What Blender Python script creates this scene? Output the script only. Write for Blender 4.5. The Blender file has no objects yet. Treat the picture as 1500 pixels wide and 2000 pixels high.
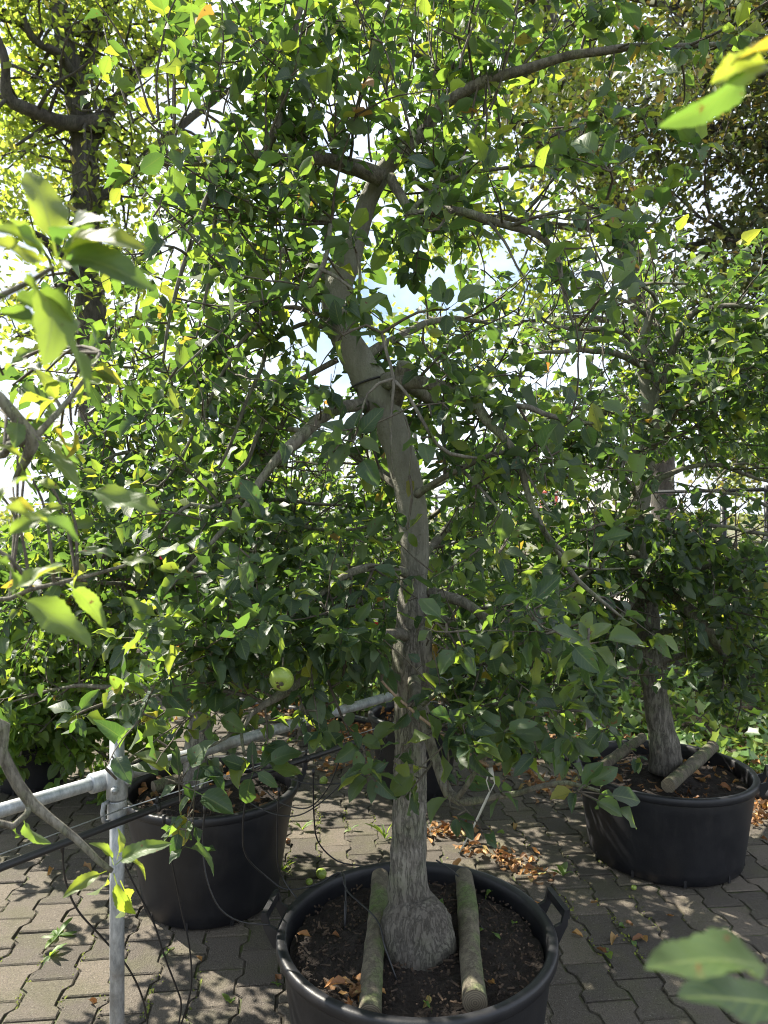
import bpy, math, random
import numpy as np
from mathutils import Vector, Matrix, noise as mnoise

R = math.radians
rnd = random.Random(7)
nr = np.random.default_rng(11)
sc = bpy.context.scene
col = sc.collection

# ------------------------------------------------------------------ camera, sky, sun, exposure
F = 1420.0                     # focal length in photograph pixels (1500 x 2000)
EYE = 1.6
cam_d = bpy.data.cameras.new('camera')
cam = bpy.data.objects.new('camera', cam_d)
col.objects.link(cam)
cam.location = (0, 0, EYE)
cam.rotation_euler = (R(90), 0, 0)
cam_d.sensor_fit = 'VERTICAL'
cam_d.sensor_height = 36.0
cam_d.lens = 36.0 * F / 2000.0
cam_d.clip_start = 0.02
cam_d.clip_end = 600
cam_d.dof.use_dof = True
cam_d.dof.focus_distance = 2.15
cam_d.dof.aperture_fstop = 6.5
sc.camera = cam

SUN_AZ = R(57)                 # towards -X from +Y
SUN_EL = R(46)
sun_to = Vector((-math.sin(SUN_AZ) * math.cos(SUN_EL), math.cos(SUN_AZ) * math.cos(SUN_EL), math.sin(SUN_EL)))
sd = bpy.data.lights.new('sun', 'SUN')
sd.energy = 5.0
sd.angle = R(0.53)
sd.color = (1.0, 0.93, 0.80)
so = bpy.data.objects.new('sun', sd)
col.objects.link(so)
so.rotation_euler = (-sun_to).to_track_quat('-Z', 'Y').to_euler()
so.location = (-20, 20, 30)

world = bpy.data.worlds.new('World')
sc.world = world
world.use_nodes = True
wt = world.node_tree
wt.nodes.clear()
w_out = wt.nodes.new('ShaderNodeOutputWorld')
w_bg = wt.nodes.new('ShaderNodeBackground')
w_sky = wt.nodes.new('ShaderNodeTexSky')
w_sky.sky_type = 'NISHITA'
w_sky.sun_disc = False
w_sky.sun_elevation = SUN_EL
w_sky.sun_rotation = SUN_AZ
w_sky.air_density = 1.0
w_sky.dust_density = 1.2
w_co = wt.nodes.new('ShaderNodeTexCoord')
w_no = wt.nodes.new('ShaderNodeTexNoise')
w_no.inputs['Scale'].default_value = 2.6
w_no.inputs['Detail'].default_value = 8
w_no.inputs['Roughness'].default_value = 0.55
w_rm = wt.nodes.new('ShaderNodeValToRGB')
w_rm.color_ramp.elements[0].position = 0.36
w_rm.color_ramp.elements[1].position = 0.56
w_mx = wt.nodes.new('ShaderNodeMix')
w_mx.data_type = 'RGBA'
w_mx.inputs['B'].default_value = (7.0, 7.6, 8.6, 1)      # sunlit cloud
wt.links.new(w_co.outputs['Generated'], w_no.inputs['Vector'])
wt.links.new(w_no.outputs['Fac'], w_rm.inputs['Fac'])
wt.links.new(w_rm.outputs['Color'], w_mx.inputs['Factor'])
wt.links.new(w_sky.outputs['Color'], w_mx.inputs['A'])
wt.links.new(w_mx.outputs['Result'], w_bg.inputs['Color'])
w_bg.inputs['Strength'].default_value = 0.068
wt.links.new(w_bg.outputs['Background'], w_out.inputs['Surface'])

sc.view_settings.view_transform = 'Standard'
sc.view_settings.look = 'None'
sc.view_settings.exposure = 1.68
sc.view_settings.gamma = 1.0
sc.view_settings.use_curve_mapping = False
sc.cycles.use_denoising = True
sc.cycles.filter_width = 1.05
sc.cycles.max_bounces = 8
sc.cycles.diffuse_bounces = 4
sc.cycles.glossy_bounces = 2
sc.cycles.transmission_bounces = 6
sc.cycles.transparent_max_bounces = 4
sc.cycles.sample_clamp_indirect = 6.0
sc.cycles.caustics_reflective = False
sc.cycles.caustics_refractive = False


def P(px, py, d):
    return Vector(((px - 750.0) / F * d, d, EYE - (py - 1000.0) / F * d))


# ------------------------------------------------------------------ materials
def N(t, kind, **kw):
    n = t.nodes.new(kind)
    for k, v in kw.items():
        if hasattr(n, k):
            setattr(n, k, v)
        else:
            n.inputs[k].default_value = v
    return n


def new_mat(name):
    m = bpy.data.materials.new(name)
    m.use_nodes = True
    t = m.node_tree
    b = t.nodes['Principled BSDF']
    return m, t, b


def math_n(t, op, a, b=None, clamp=False):
    n = t.nodes.new('ShaderNodeMath')
    n.operation = op
    n.use_clamp = clamp
    for i, v in enumerate((a, b)):
        if v is None:
            continue
        if isinstance(v, (int, float)):
            n.inputs[i].default_value = v
        else:
            t.links.new(v, n.inputs[i])
    return n.outputs[0]


def mix_c(t, fac, a, b, blend='MIX'):
    n = t.nodes.new('ShaderNodeMix')
    n.data_type = 'RGBA'
    n.blend_type = blend
    for key, v in (('Factor', fac), ('A', a), ('B', b)):
        if isinstance(v, (int, float)):
            n.inputs[key].default_value = v
        elif isinstance(v, tuple):
            n.inputs[key].default_value = (*v, 1) if len(v) == 3 else v
        else:
            t.links.new(v, n.inputs[key])
    return n.outputs['Result']


def ramp(t, fac, stops, interp='LINEAR'):
    n = t.nodes.new('ShaderNodeValToRGB')
    cr = n.color_ramp
    cr.interpolation = interp
    while len(cr.elements) < len(stops):
        cr.elements.new(0.5)
    for e, (p, c) in zip(cr.elements, stops):
        e.position = p
        e.color = (*c, 1) if len(c) == 3 else c
    t.links.new(fac, n.inputs['Fac'])
    return n.outputs['Color']


def noise_n(t, scale, detail=4, rough=0.55, vec=None, stretch=None):
    n = t.nodes.new('ShaderNodeTexNoise')
    n.inputs['Scale'].default_value = scale
    n.inputs['Detail'].default_value = detail
    n.inputs['Roughness'].default_value = rough
    if vec is None:
        vec = t.nodes.new('ShaderNodeTexCoord').outputs['Object']
    if stretch:
        mp = t.nodes.new('ShaderNodeMapping')
        mp.inputs['Scale'].default_value = stretch
        t.links.new(vec, mp.inputs['Vector'])
        vec = mp.outputs['Vector']
    t.links.new(vec, n.inputs['Vector'])
    return n.outputs['Fac']


def bump_n(t, b, height, strength=0.5, dist=0.01):
    n = t.nodes.new('ShaderNodeBump')
    n.inputs['Strength'].default_value = strength
    n.inputs['Distance'].default_value = dist
    t.links.new(height, n.inputs['Height'])
    t.links.new(n.outputs['Normal'], b.inputs['Normal'])
    return n


def leaf_random(t):
    g = t.nodes.new('ShaderNodeNewGeometry')
    o = t.nodes.new('ShaderNodeObjectInfo')
    s = math_n(t, 'ADD', g.outputs['Random Per Island'], math_n(t, 'MULTIPLY', o.outputs['Random'], 7.31))
    return math_n(t, 'FRACT', s), g


def leaf_mat(name, stops, trans_stops, trans=0.38, under=(0.105, 0.135, 0.085), rough=0.50, veins=True, spots=True):
    m, t, b = new_mat(name)
    r, g = leaf_random(t)
    colr = ramp(t, r, stops)
    r2 = math_n(t, 'FRACT', math_n(t, 'MULTIPLY', r, 13.7))
    tcol = ramp(t, r, trans_stops)
    val = t.nodes.new('ShaderNodeMapRange')
    val.inputs['To Min'].default_value = 0.7
    val.inputs['To Max'].default_value = 1.3
    t.links.new(r2, val.inputs['Value'])
    hs = t.nodes.new('ShaderNodeHueSaturation')
    t.links.new(val.outputs['Result'], hs.inputs['Value'])
    t.links.new(colr, hs.inputs['Color'])
    colr = hs.outputs['Color']
    if spots:
        geo = t.nodes.new('ShaderNodeNewGeometry')
        sp = noise_n(t, 75, 3, 0.6, vec=geo.outputs['Position'])
        spm = ramp(t, sp, [(0.64, (0, 0, 0)), (0.69, (1, 1, 1))])
        lowm = math_n(t, 'MULTIPLY', spm, math_n(t, 'GREATER_THAN', r2, 0.45))
        colr = mix_c(t, lowm, colr, (0.13, 0.075, 0.022))
        tcol = mix_c(t, lowm, tcol, (0.16, 0.08, 0.02))
    if veins:
        uv = t.nodes.new('ShaderNodeUVMap')
        sx = t.nodes.new('ShaderNodeSeparateXYZ')
        t.links.new(uv.outputs['UV'], sx.inputs['Vector'])
        du = math_n(t, 'ABSOLUTE', math_n(t, 'SUBTRACT', sx.outputs['X'], 0.5))
        mid = math_n(t, 'LESS_THAN', du, 0.028)
        ph = math_n(t, 'SUBTRACT', sx.outputs['Y'], math_n(t, 'MULTIPLY', du, 0.62))
        sv = math_n(t, 'SINE', math_n(t, 'MULTIPLY', ph, 46.0))
        svm = math_n(t, 'POWER', math_n(t, 'MULTIPLY', math_n(t, 'ADD', sv, 1.0), 0.5), 9.0)
        vm = math_n(t, 'MAXIMUM', math_n(t, 'MULTIPLY', mid, 0.8), math_n(t, 'MULTIPLY', svm, 0.28))
        colr = mix_c(t, vm, colr, (0.15, 0.20, 0.07))
        tcol = mix_c(t, math_n(t, 'MULTIPLY', vm, 0.55), tcol, (0.16, 0.22, 0.03))
        bump_n(t, b, math_n(t, 'SUBTRACT', 1.0, vm), 0.35, 0.002)
    bf = g.outputs['Backfacing']
    colr = mix_c(t, math_n(t, 'MULTIPLY', bf, 0.7), colr, under)
    t.links.new(colr, b.inputs['Base Color'])
    rg = math_n(t, 'ADD', math_n(t, 'MULTIPLY', bf, 0.3), rough)
    t.links.new(rg, b.inputs['Roughness'])
    b.inputs['Specular IOR Level'].default_value = 0.55
    tr = t.nodes.new('ShaderNodeBsdfTranslucent')
    t.links.new(tcol, tr.inputs['Color'])
    mx = t.nodes.new('ShaderNodeMixShader')
    mx.inputs['Fac'].default_value = trans
    out = t.nodes['Material Output']
    t.links.new(b.outputs['BSDF'], mx.inputs[1])
    t.links.new(tr.outputs['BSDF'], mx.inputs[2])
    t.links.new(mx.outputs['Shader'], out.inputs['Surface'])
    return m


M = {}
M['leaf'] = leaf_mat('apple_leaf',
    [(0.0, (0.018, 0.038, 0.025)), (0.45, (0.028, 0.054, 0.031)), (0.85, (0.048, 0.080, 0.040)), (0.985, (0.09, 0.14, 0.03)), (0.996, (0.26, 0.24, 0.03)), (1.0, (0.20, 0.08, 0.03))],
    [(0.0, (0.09, 0.19, 0.03)), (0.5, (0.17, 0.32, 0.04)), (0.75, (0.32, 0.50, 0.05)), (0.9, (0.42, 0.58, 0.05)), (0.994, (0.55, 0.58, 0.05)), (1.0, (0.45, 0.20, 0.04))], trans=0.41)
M['leaf_mixed'] = leaf_mat('mixed_apple_leaf',
    [(0.0, (0.020, 0.040, 0.021)), (0.35, (0.035, 0.065, 0.028)), (0.6, (0.07, 0.12, 0.03)), (0.93, (0.10, 0.15, 0.03)), (1.0, (0.25, 0.20, 0.03))],
    [(0.0, (0.14, 0.28, 0.04)), (0.35, (0.30, 0.46, 0.05)), (0.6, (0.50, 0.66, 0.06)), (0.93, (0.60, 0.66, 0.05)), (1.0, (0.65, 0.45, 0.04))], trans=0.46)
M['leaf_bright'] = leaf_mat('young_leaf',
    [(0.0, (0.050, 0.115, 0.022)), (0.6, (0.075, 0.15, 0.026)), (1.0, (0.12, 0.19, 0.035))],
    [(0.0, (0.30, 0.52, 0.04)), (1.0, (0.48, 0.64, 0.06))], trans=0.42, spots=False)
M['oak_leaf'] = leaf_mat('oak_leaf',
    [(0.0, (0.045, 0.085, 0.018)), (0.6, (0.075, 0.12, 0.022)), (0.96, (0.12, 0.15, 0.028)), (1.0, (0.18, 0.14, 0.03))],
    [(0.0, (0.34, 0.47, 0.05)), (0.9, (0.52, 0.62, 0.07)), (1.0, (0.62, 0.52, 0.07))], trans=0.54, veins=False, spots=False, rough=0.5)
M['beech_leaf'] = leaf_mat('beech_leaf',
    [(0.0, (0.035, 0.055, 0.018)), (0.5, (0.045, 0.065, 0.018)), (0.8, (0.085, 0.07, 0.022)), (1.0, (0.10, 0.12, 0.025))],
    [(0.0, (0.14, 0.22, 0.03)), (0.6, (0.20, 0.24, 0.035)), (0.85, (0.26, 0.17, 0.04)), (1.0, (0.40, 0.46, 0.05))], trans=0.22, veins=False, spots=False, under=(0.07, 0.085, 0.04))
M['ivy_leaf'] = leaf_mat('ivy_leaf',
    [(0.0, (0.05, 0.11, 0.03)), (0.6, (0.085, 0.16, 0.04)), (0.9, (0.14, 0.21, 0.06)), (1.0, (0.22, 0.19, 0.05))],
    [(0.0, (0.22, 0.40, 0.05)), (1.0, (0.42, 0.52, 0.08))], trans=0.28, veins=False, spots=False, rough=0.35)
M['hedge_leaf'] = leaf_mat('hedge_leaf',
    [(0.0, (0.06, 0.11, 0.022)), (0.7, (0.11, 0.15, 0.028)), (1.0, (0.20, 0.15, 0.035))],
    [(0.0, (0.34, 0.46, 0.05)), (1.0, (0.55, 0.50, 0.06))], trans=0.38, veins=False, spots=False)
M['dead_leaf'] = leaf_mat('dry_leaf',
    [(0.0, (0.12, 0.045, 0.018)), (0.4, (0.24, 0.095, 0.030)), (0.75, (0.36, 0.17, 0.050)), (0.93, (0.40, 0.25, 0.09)), (1.0, (0.20, 0.22, 0.06))],
    [(0.0, (0.25, 0.09, 0.02)), (1.0, (0.55, 0.27, 0.06))], trans=0.18, under=(0.28, 0.17, 0.09), rough=0.6, spots=False)


def bark_mat(name, c1, c2, lichen, lich_amt=0.5, scale=1.0, bump=0.9, stain=False):
    m, t, b = new_mat(name)
    n1 = noise_n(t, 38 * scale, 6, 0.65, stretch=(1, 1, 0.35))
    n2 = noise_n(t, 9 * scale, 5, 0.6)
    n3 = noise_n(t, 130 * scale, 4, 0.6)
    c = mix_c(t, ramp(t, n1, [(0.35, (0, 0, 0)), (0.62, (1, 1, 1))]), c1, c2)
    lm = ramp(t, n2, [(0.48, (0, 0, 0)), (0.66, (1, 1, 1))])
    lm = math_n(t, 'MULTIPLY', lm, lich_amt)
    c = mix_c(t, lm, c, lichen)
    sp = ramp(t, n3, [(0.60, (0, 0, 0)), (0.68, (1, 1, 1))])
    c = mix_c(t, math_n(t, 'MULTIPLY', sp, 0.22), c, tuple(min(1, x * 1.7) for x in c2))
    t.links.new(c, b.inputs['Base Color'])
    b.inputs['Roughness'].default_value = 0.85
    # long irregular fissures and flaking plates
    fis = noise_n(t, 52 * scale, 5, 0.7, stretch=(1, 1, 0.16))
    crack = ramp(t, math_n(t, 'ABSOLUTE', math_n(t, 'SUBTRACT', fis, 0.5)), [(0.0, (0, 0, 0)), (0.045, (1, 1, 1))])
    if stain:
        gz_ = t.nodes.new('ShaderNodeNewGeometry')
        sz = t.nodes.new('ShaderNodeSeparateXYZ')
        t.links.new(gz_.outputs['Position'], sz.inputs['Vector'])
        lo = math_n(t, 'MULTIPLY', math_n(t, 'SUBTRACT', math_n(t, 'ADD', 0.50, math_n(t, 'MULTIPLY', n2, 0.10)), sz.outputs['Z']), 12.0, True)
        c = mix_c(t, math_n(t, 'MULTIPLY', lo, 0.6), c, (0.060, 0.050, 0.040))
        # the younger stem higher up is smoother and grey-green
        hi = math_n(t, 'MULTIPLY', math_n(t, 'SUBTRACT', sz.outputs['Z'], math_n(t, 'ADD', 1.05, math_n(t, 'MULTIPLY', n2, 0.35))), 2.6, True)
        c = mix_c(t, math_n(t, 'MULTIPLY', hi, 0.75), c, mix_c(t, n2, (0.15, 0.14, 0.115), (0.185, 0.195, 0.135)))
        crack = math_n(t, 'MAXIMUM', crack, math_n(t, 'MULTIPLY', hi, 0.85))
    dk = math_n(t, 'MULTIPLY', math_n(t, 'SUBTRACT', 1.0, crack), math_n(t, 'MULTIPLY', n2, 1.1))
    t.links.new(mix_c(t, dk, c, tuple(x * 0.35 for x in c1)), b.inputs['Base Color'])
    h = math_n(t, 'ADD', math_n(t, 'MULTIPLY', crack, 0.35), math_n(t, 'ADD', n1, math_n(t, 'MULTIPLY', n3, 0.4)))
    bump_n(t, b, h, bump, 0.008)
    return m


M['bark'] = bark_mat('apple_bark', (0.10, 0.09, 0.076), (0.25, 0.232, 0.20), (0.18, 0.20, 0.125), 0.65, 1.0, 0.9, True)
M['bark_limb'] = bark_mat('apple_limb_bark', (0.075, 0.065, 0.05), (0.20, 0.185, 0.15), (0.16, 0.19, 0.095), 0.8, 1.4, 0.4)
M['bark_oak'] = bark_mat('oak_bark', (0.035, 0.030, 0.026), (0.085, 0.075, 0.065), (0.07, 0.08, 0.05), 0.4, 0.35, 1.0)
M['twig'] = bark_mat('twig_bark', (0.05, 0.040, 0.030), (0.12, 0.10, 0.075), (0.11, 0.12, 0.07), 0.5, 2.0, 0.2)
M['dry_twig'] = bark_mat('dry_twig_bark', (0.20, 0.13, 0.08), (0.32, 0.23, 0.15), (0.30, 0.24, 0.15), 0.3, 2.0, 0.2)
M['log'] = bark_mat('weathered_log', (0.075, 0.062, 0.042), (0.155, 0.135, 0.095), (0.09, 0.13, 0.035), 1.0, 0.9, 0.6)


def plastic_mat(name, c, rough, bump=0.15, dust=0.25):
    m, t, b = new_mat(name)
    n1 = noise_n(t, 7, 6, 0.65)
    n2 = noise_n(t, 220, 3, 0.6)
    dm = ramp(t, n1, [(0.45, (0, 0, 0)), (0.75, (1, 1, 1))])
    cc = mix_c(t, math_n(t, 'MULTIPLY', dm, dust), c, (0.16, 0.15, 0.14))
    n4 = noise_n(t, 18, 6, 0.7, stretch=(1, 1, 0.12))
    cc = mix_c(t, math_n(t, 'MULTIPLY', ramp(t, n4, [(0.55, (0, 0, 0)), (0.72, (1, 1, 1))]), dust * 1.3), cc, (0.11, 0.10, 0.085))
    n5 = noise_n(t, 90, 3, 0.8)
    cc = mix_c(t, math_n(t, 'MULTIPLY', ramp(t, n5, [(0.66, (0, 0, 0)), (0.72, (1, 1, 1))]), dust * 2.0), cc, (0.14, 0.12, 0.10))
    t.links.new(cc, b.inputs['Base Color'])
    rr = math_n(t, 'ADD', math_n(t, 'MULTIPLY', n1, 0.22), rough - 0.1)
    t.links.new(rr, b.inputs['Roughness'])
    bump_n(t, b, math_n(t, 'ADD', n2, n1), bump, 0.002)
    return m


M['pot'] = plastic_mat('black_pot_plastic', (0.0075, 0.008, 0.011), 0.48, 0.25, 0.07)
M['hose'] = plastic_mat('black_hose', (0.014, 0.014, 0.016), 0.45, 0.05, 0.06)
M['pipe'] = plastic_mat('black_pipe', (0.03, 0.03, 0.034), 0.3, 0.05, 0.15)


def galv():
    m, t, b = new_mat('galvanised_steel')
    n1 = noise_n(t, 55, 6, 0.75, stretch=(1, 1, 0.4))
    n2 = noise_n(t, 14, 5, 0.65)
    c = mix_c(t, ramp(t, n1, [(0.35, (0, 0, 0)), (0.65, (1, 1, 1))]), (0.24, 0.26, 0.28), (0.50, 0.52, 0.54))
    dm = ramp(t, n2, [(0.50, (0, 0, 0)), (0.66, (1, 1, 1))])
    c = mix_c(t, math_n(t, 'MULTIPLY', dm, 0.55), c, (0.17, 0.15, 0.12))
    t.links.new(c, b.inputs['Base Color'])
    b.inputs['Metallic'].default_value = 0.55
    t.links.new(math_n(t, 'ADD', math_n(t, 'MULTIPLY', n1, 0.3), 0.36), b.inputs['Roughness'])
    bump_n(t, b, n1, 0.12, 0.002)
    return m


M['galv'] = galv()


def soil_mat():
    m, t, b = new_mat('potting_soil')
    n1 = noise_n(t, 60, 8, 0.75)
    n2 = noise_n(t, 12, 4, 0.6)
    n3 = noise_n(t, 160, 3, 0.7)
    c = mix_c(t, ramp(t, n1, [(0.35, (0, 0, 0)), (0.7, (1, 1, 1))]), (0.008, 0.006, 0.005), (0.042, 0.029, 0.021))
    c = mix_c(t, math_n(t, 'MULTIPLY', n2, 0.4), c, (0.04, 0.026, 0.018))
    c = mix_c(t, ramp(t, n3, [(0.66, (0, 0, 0)), (0.72, (0.6, 0.6, 0.6))]), c, (0.16, 0.11, 0.07))
    t.links.new(c, b.inputs['Base Color'])
    b.inputs['Roughness'].default_value = 0.95
    bump_n(t, b, math_n(t, 'ADD', n1, n3), 1.0, 0.02)
    return m


M['soil'] = soil_mat()


def paver_mat():
    m, t, b = new_mat('concrete_paver')
    o = t.nodes.new('ShaderNodeObjectInfo')
    g = t.nodes.new('ShaderNodeNewGeometry')
    rr = math_n(t, 'FRACT', math_n(t, 'ADD', g.outputs['Random Per Island'], math_n(t, 'MULTIPLY', o.outputs['Random'], 5.7)))
    base = ramp(t, rr, [(0.0, (0.068, 0.057, 0.045)), (0.5, (0.108, 0.091, 0.072)), (1.0, (0.165, 0.137, 0.104))])
    pos = g.outputs['Position']
    n1 = noise_n(t, 420, 2, 0.5, vec=pos)
    n2 = noise_n(t, 6.0, 6, 0.6, vec=pos)
    n3 = noise_n(t, 45, 5, 0.65, vec=pos)
    n4 = noise_n(t, 190, 3, 0.7, vec=pos)
    c = mix_c(t, 1.0, base, ramp(t, n1, [(0.34, (0.62, 0.62, 0.62)), (0.5, (0.95, 0.95, 0.95)), (0.66, (1, 1, 1))]), 'MULTIPLY')
    c = mix_c(t, math_n(t, 'MULTIPLY', ramp(t, n3, [(0.4, (0, 0, 0)), (0.7, (1, 1, 1))]), 0.35), c, (0.10, 0.088, 0.075))
    c = mix_c(t, math_n(t, 'MULTIPLY', ramp(t, n2, [(0.47, (0, 0, 0)), (0.64, (1, 1, 1))]), 0.55), c, (0.085, 0.082, 0.042))
    c = mix_c(t, 1.0, c, ramp(t, n4, [(0.32, (0.45, 0.45, 0.45)), (0.48, (0.95, 0.95, 0.95)), (0.60, (1, 1, 1)), (0.66, (1.0, 1.0, 1.0))]), 'MULTIPLY')
    c = mix_c(t, ramp(t, n4, [(0.62, (0, 0, 0)), (0.68, (0.5, 0.5, 0.5))]), c, (0.30, 0.28, 0.25))
    t.links.new(c, b.inputs['Base Color'])
    b.inputs['Roughness'].default_value = 0.9
    bump_n(t, b, math_n(t, 'ADD', n4, n3), 0.9, 0.006)
    return m


M['paver'] = paver_mat()


def simple_noise_mat(name, c1, c2, scale, rough=0.9, bump=0.4, dist=0.01, lo=0.35, hi=0.65, c3=None, s3=3):
    m, t, b = new_mat(name)
    geo = t.nodes.new('ShaderNodeNewGeometry')
    n1 = noise_n(t, scale, 6, 0.65, vec=geo.outputs['Position'])
    c = mix_c(t, ramp(t, n1, [(lo, (0, 0, 0)), (hi, (1, 1, 1))]), c1, c2)
    if c3:
        n2 = noise_n(t, s3, 5, 0.6, vec=geo.outputs['Position'])
        c = mix_c(t, ramp(t, n2, [(0.48, (0, 0, 0)), (0.6, (1, 1, 1))]), c, c3)
    t.links.new(c, b.inputs['Base Color'])
    b.inputs['Roughness'].default_value = rough
    bump_n(t, b, n1, bump, dist)
    return m


M['joint'] = simple_noise_mat('joint_sand', (0.03, 0.026, 0.020), (0.10, 0.085, 0.062), 60, c3=(0.060, 0.075, 0.022), s3=7)
M['ground'] = simple_noise_mat('rough_grass_ground', (0.05, 0.075, 0.025), (0.13, 0.13, 0.06), 4, c3=(0.14, 0.11, 0.07), s3=0.4)
M['bed'] = simple_noise_mat('bed_soil', (0.03, 0.022, 0.015), (0.08, 0.06, 0.04), 20)
M['road'] = simple_noise_mat('pale_road', (0.40, 0.34, 0.30), (0.50, 0.43, 0.38), 14, bump=0.1)
M['wire'] = simple_noise_mat('fence_wire', (0.10, 0.11, 0.11), (0.2, 0.2, 0.2), 30, rough=0.5, bump=0)
M['green_post'] = simple_noise_mat('dark_fence_post', (0.012, 0.014, 0.016), (0.022, 0.024, 0.026), 30, rough=0.45, bump=0)
M['red'] = simple_noise_mat('red_paint', (0.50, 0.05, 0.03), (0.62, 0.09, 0.05), 20, rough=0.5, bump=0)
M['redlabel'] = simple_noise_mat('red_label', (0.62, 0.02, 0.03), (0.72, 0.04, 0.06), 40, rough=0.35, bump=0)
M['pinklabel'] = simple_noise_mat('pink_label', (0.70, 0.03, 0.12), (0.78, 0.06, 0.16), 40, rough=0.4, bump=0)
M['white'] = simple_noise_mat('white_board', (0.72, 0.70, 0.66), (0.80, 0.79, 0.76), 20, rough=0.6, bump=0)
M['moss'] = simple_noise_mat('moss', (0.10, 0.13, 0.02), (0.20, 0.22, 0.04), 120, rough=1.0, bump=0.6)


def tag_mat():
    m, t, b = new_mat('clear_plastic_tag')
    n1 = noise_n(t, 30, 3, 0.5)
    c = mix_c(t, n1, (0.62, 0.60, 0.54), (0.74, 0.73, 0.69))
    t.links.new(c, b.inputs['Base Color'])
    b.inputs['Roughness'].default_value = 0.35
    tr = t.nodes.new('ShaderNodeBsdfTranslucent')
    tr.inputs['Color'].default_value = (0.7, 0.68, 0.6, 1)
    mx = t.nodes.new('ShaderNodeMixShader')
    mx.inputs['Fac'].default_value = 0.35
    t.links.new(b.outputs['BSDF'], mx.inputs[1])
    t.links.new(tr.outputs['BSDF'], mx.inputs[2])
    t.links.new(mx.outputs['Shader'], t.nodes['Material Output'].inputs['Surface'])
    return m


M['tag'] = tag_mat()


def apple_mat(name, c1, c2, sp):
    m, t, b = new_mat(name)
    n1 = noise_n(t, 28, 4, 0.6)
    n2 = noise_n(t, 260, 2, 0.5)
    c = mix_c(t, n1, c1, c2)
    c = mix_c(t, ramp(t, n2, [(0.66, (0, 0, 0)), (0.70, (0.7, 0.7, 0.7))]), c, (0.45, 0.46, 0.20))
    n3 = noise_n(t, 55, 3, 0.5)
    c = mix_c(t, ramp(t, n3, [(sp, (0, 0, 0)), (sp + 0.03, (1, 1, 1))]), c, (0.05, 0.03, 0.015))
    t.links.new(c, b.inputs['Base Color'])
    b.inputs['Roughness'].default_value = 0.33
    b.inputs['Subsurface Weight'].default_value = 0.12
    b.inputs['Subsurface Radius'].default_value = (0.01, 0.012, 0.004)
    return m


M['apple'] = apple_mat('green_apple', (0.16, 0.26, 0.035), (0.28, 0.33, 0.06), 0.66)
M['apple_brown'] = apple_mat('rotten_apple', (0.10, 0.045, 0.02), (0.16, 0.08, 0.035), 0.6)


# ------------------------------------------------------------------ mesh helpers
class Acc:
    """collects vertices, faces (quads / triangles / n-gons) and uvs into one mesh"""
    def __init__(self):
        self.v = []; self.f = []; self.uv = []; self.n = 0

    def add(self, verts, faces, uv=None):
        verts = np.asarray(verts, dtype=np.float64).reshape(-1, 3)
        if isinstance(faces, np.ndarray):
            faces = [faces]
        for fa in faces:
            fa = np.asarray(fa, dtype=np.int64)
            self.f.append(fa + self.n)
            self.uv.append(None if uv is None else uv)
        self.v.append(verts)
        self.n += len(verts)

    def mesh(self, name, mat, smooth=True, uvs=None):
        me = bpy.data.meshes.new(name)
        v = np.concatenate(self.v) if self.v else np.zeros((0, 3))
        loops = np.concatenate([f.reshape(-1) for f in self.f])
        tot = np.concatenate([np.full(len(f), f.shape[1]) for f in self.f])
        start = np.concatenate([[0], np.cumsum(tot)[:-1]])
        me.vertices.add(len(v))
        me.vertices.foreach_set('co', v.reshape(-1))
        me.loops.add(len(loops))
        me.loops.foreach_set('vertex_index', loops.astype(np.int32))
        me.polygons.add(len(tot))
        me.polygons.foreach_set('loop_start', start.astype(np.int32))
        me.polygons.foreach_set('loop_total', tot.astype(np.int32))
        me.polygons.foreach_set('use_smooth', np.full(len(tot), smooth))
        if uvs is not None:
            ul = me.uv_layers.new(name='UVMap')
            ul.data.foreach_set('uv', uvs[loops].reshape(-1))
        me.update(calc_edges=True)
        me.validate()
        if mat is not None:
            me.materials.append(mat)
        return me


def link(name, me, parent=None, loc=None):
    o = bpy.data.objects.new(name, me)
    col.objects.link(o)
    if loc is not None:
        o.location = loc
    if parent is not None:
        o.parent = parent
    return o


def tag(o, label, cat=None, group=None, kind=None):
    o['label'] = label
    if cat:
        o['category'] = cat
    if group:
        o['group'] = group
    if kind:
        o['kind'] = kind
    return o


def empty(name, loc=(0, 0, 0)):
    o = bpy.data.objects.new(name, None)
    col.objects.link(o)
    o.location = loc
    o.empty_display_size = 0.1
    return o


def part(name, acc, mat, root, smooth=True, kind=None):
    """mesh given in world coordinates, made a child of root (which is unrotated)"""
    me = acc.mesh(name, mat, smooth)
    if root is not None:
        off = np.array(root_world(root))
        co = np.empty(len(me.vertices) * 3)
        me.vertices.foreach_get('co', co)
        co = (co.reshape(-1, 3) - off).reshape(-1)
        me.vertices.foreach_set('co', co)
        me.update()
    o = link(name, me, root)
    if kind:
        o['kind'] = kind
    return o


def root_world(r):
    p = Vector(r.location)
    while r.parent is not None:
        r = r.parent
        p = p + Vector(r.location)
    return p


def thing_mesh(name, acc, mat, loc, label, cat, group=None, kind=None, smooth=True):
    """one-mesh thing from world coordinates with its origin at loc"""
    me = acc.mesh(name, mat, smooth)
    me.transform(Matrix.Translation(-Vector(loc)))
    o = link(name, me, None, loc)
    return tag(o, label, cat, group, kind)


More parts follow.
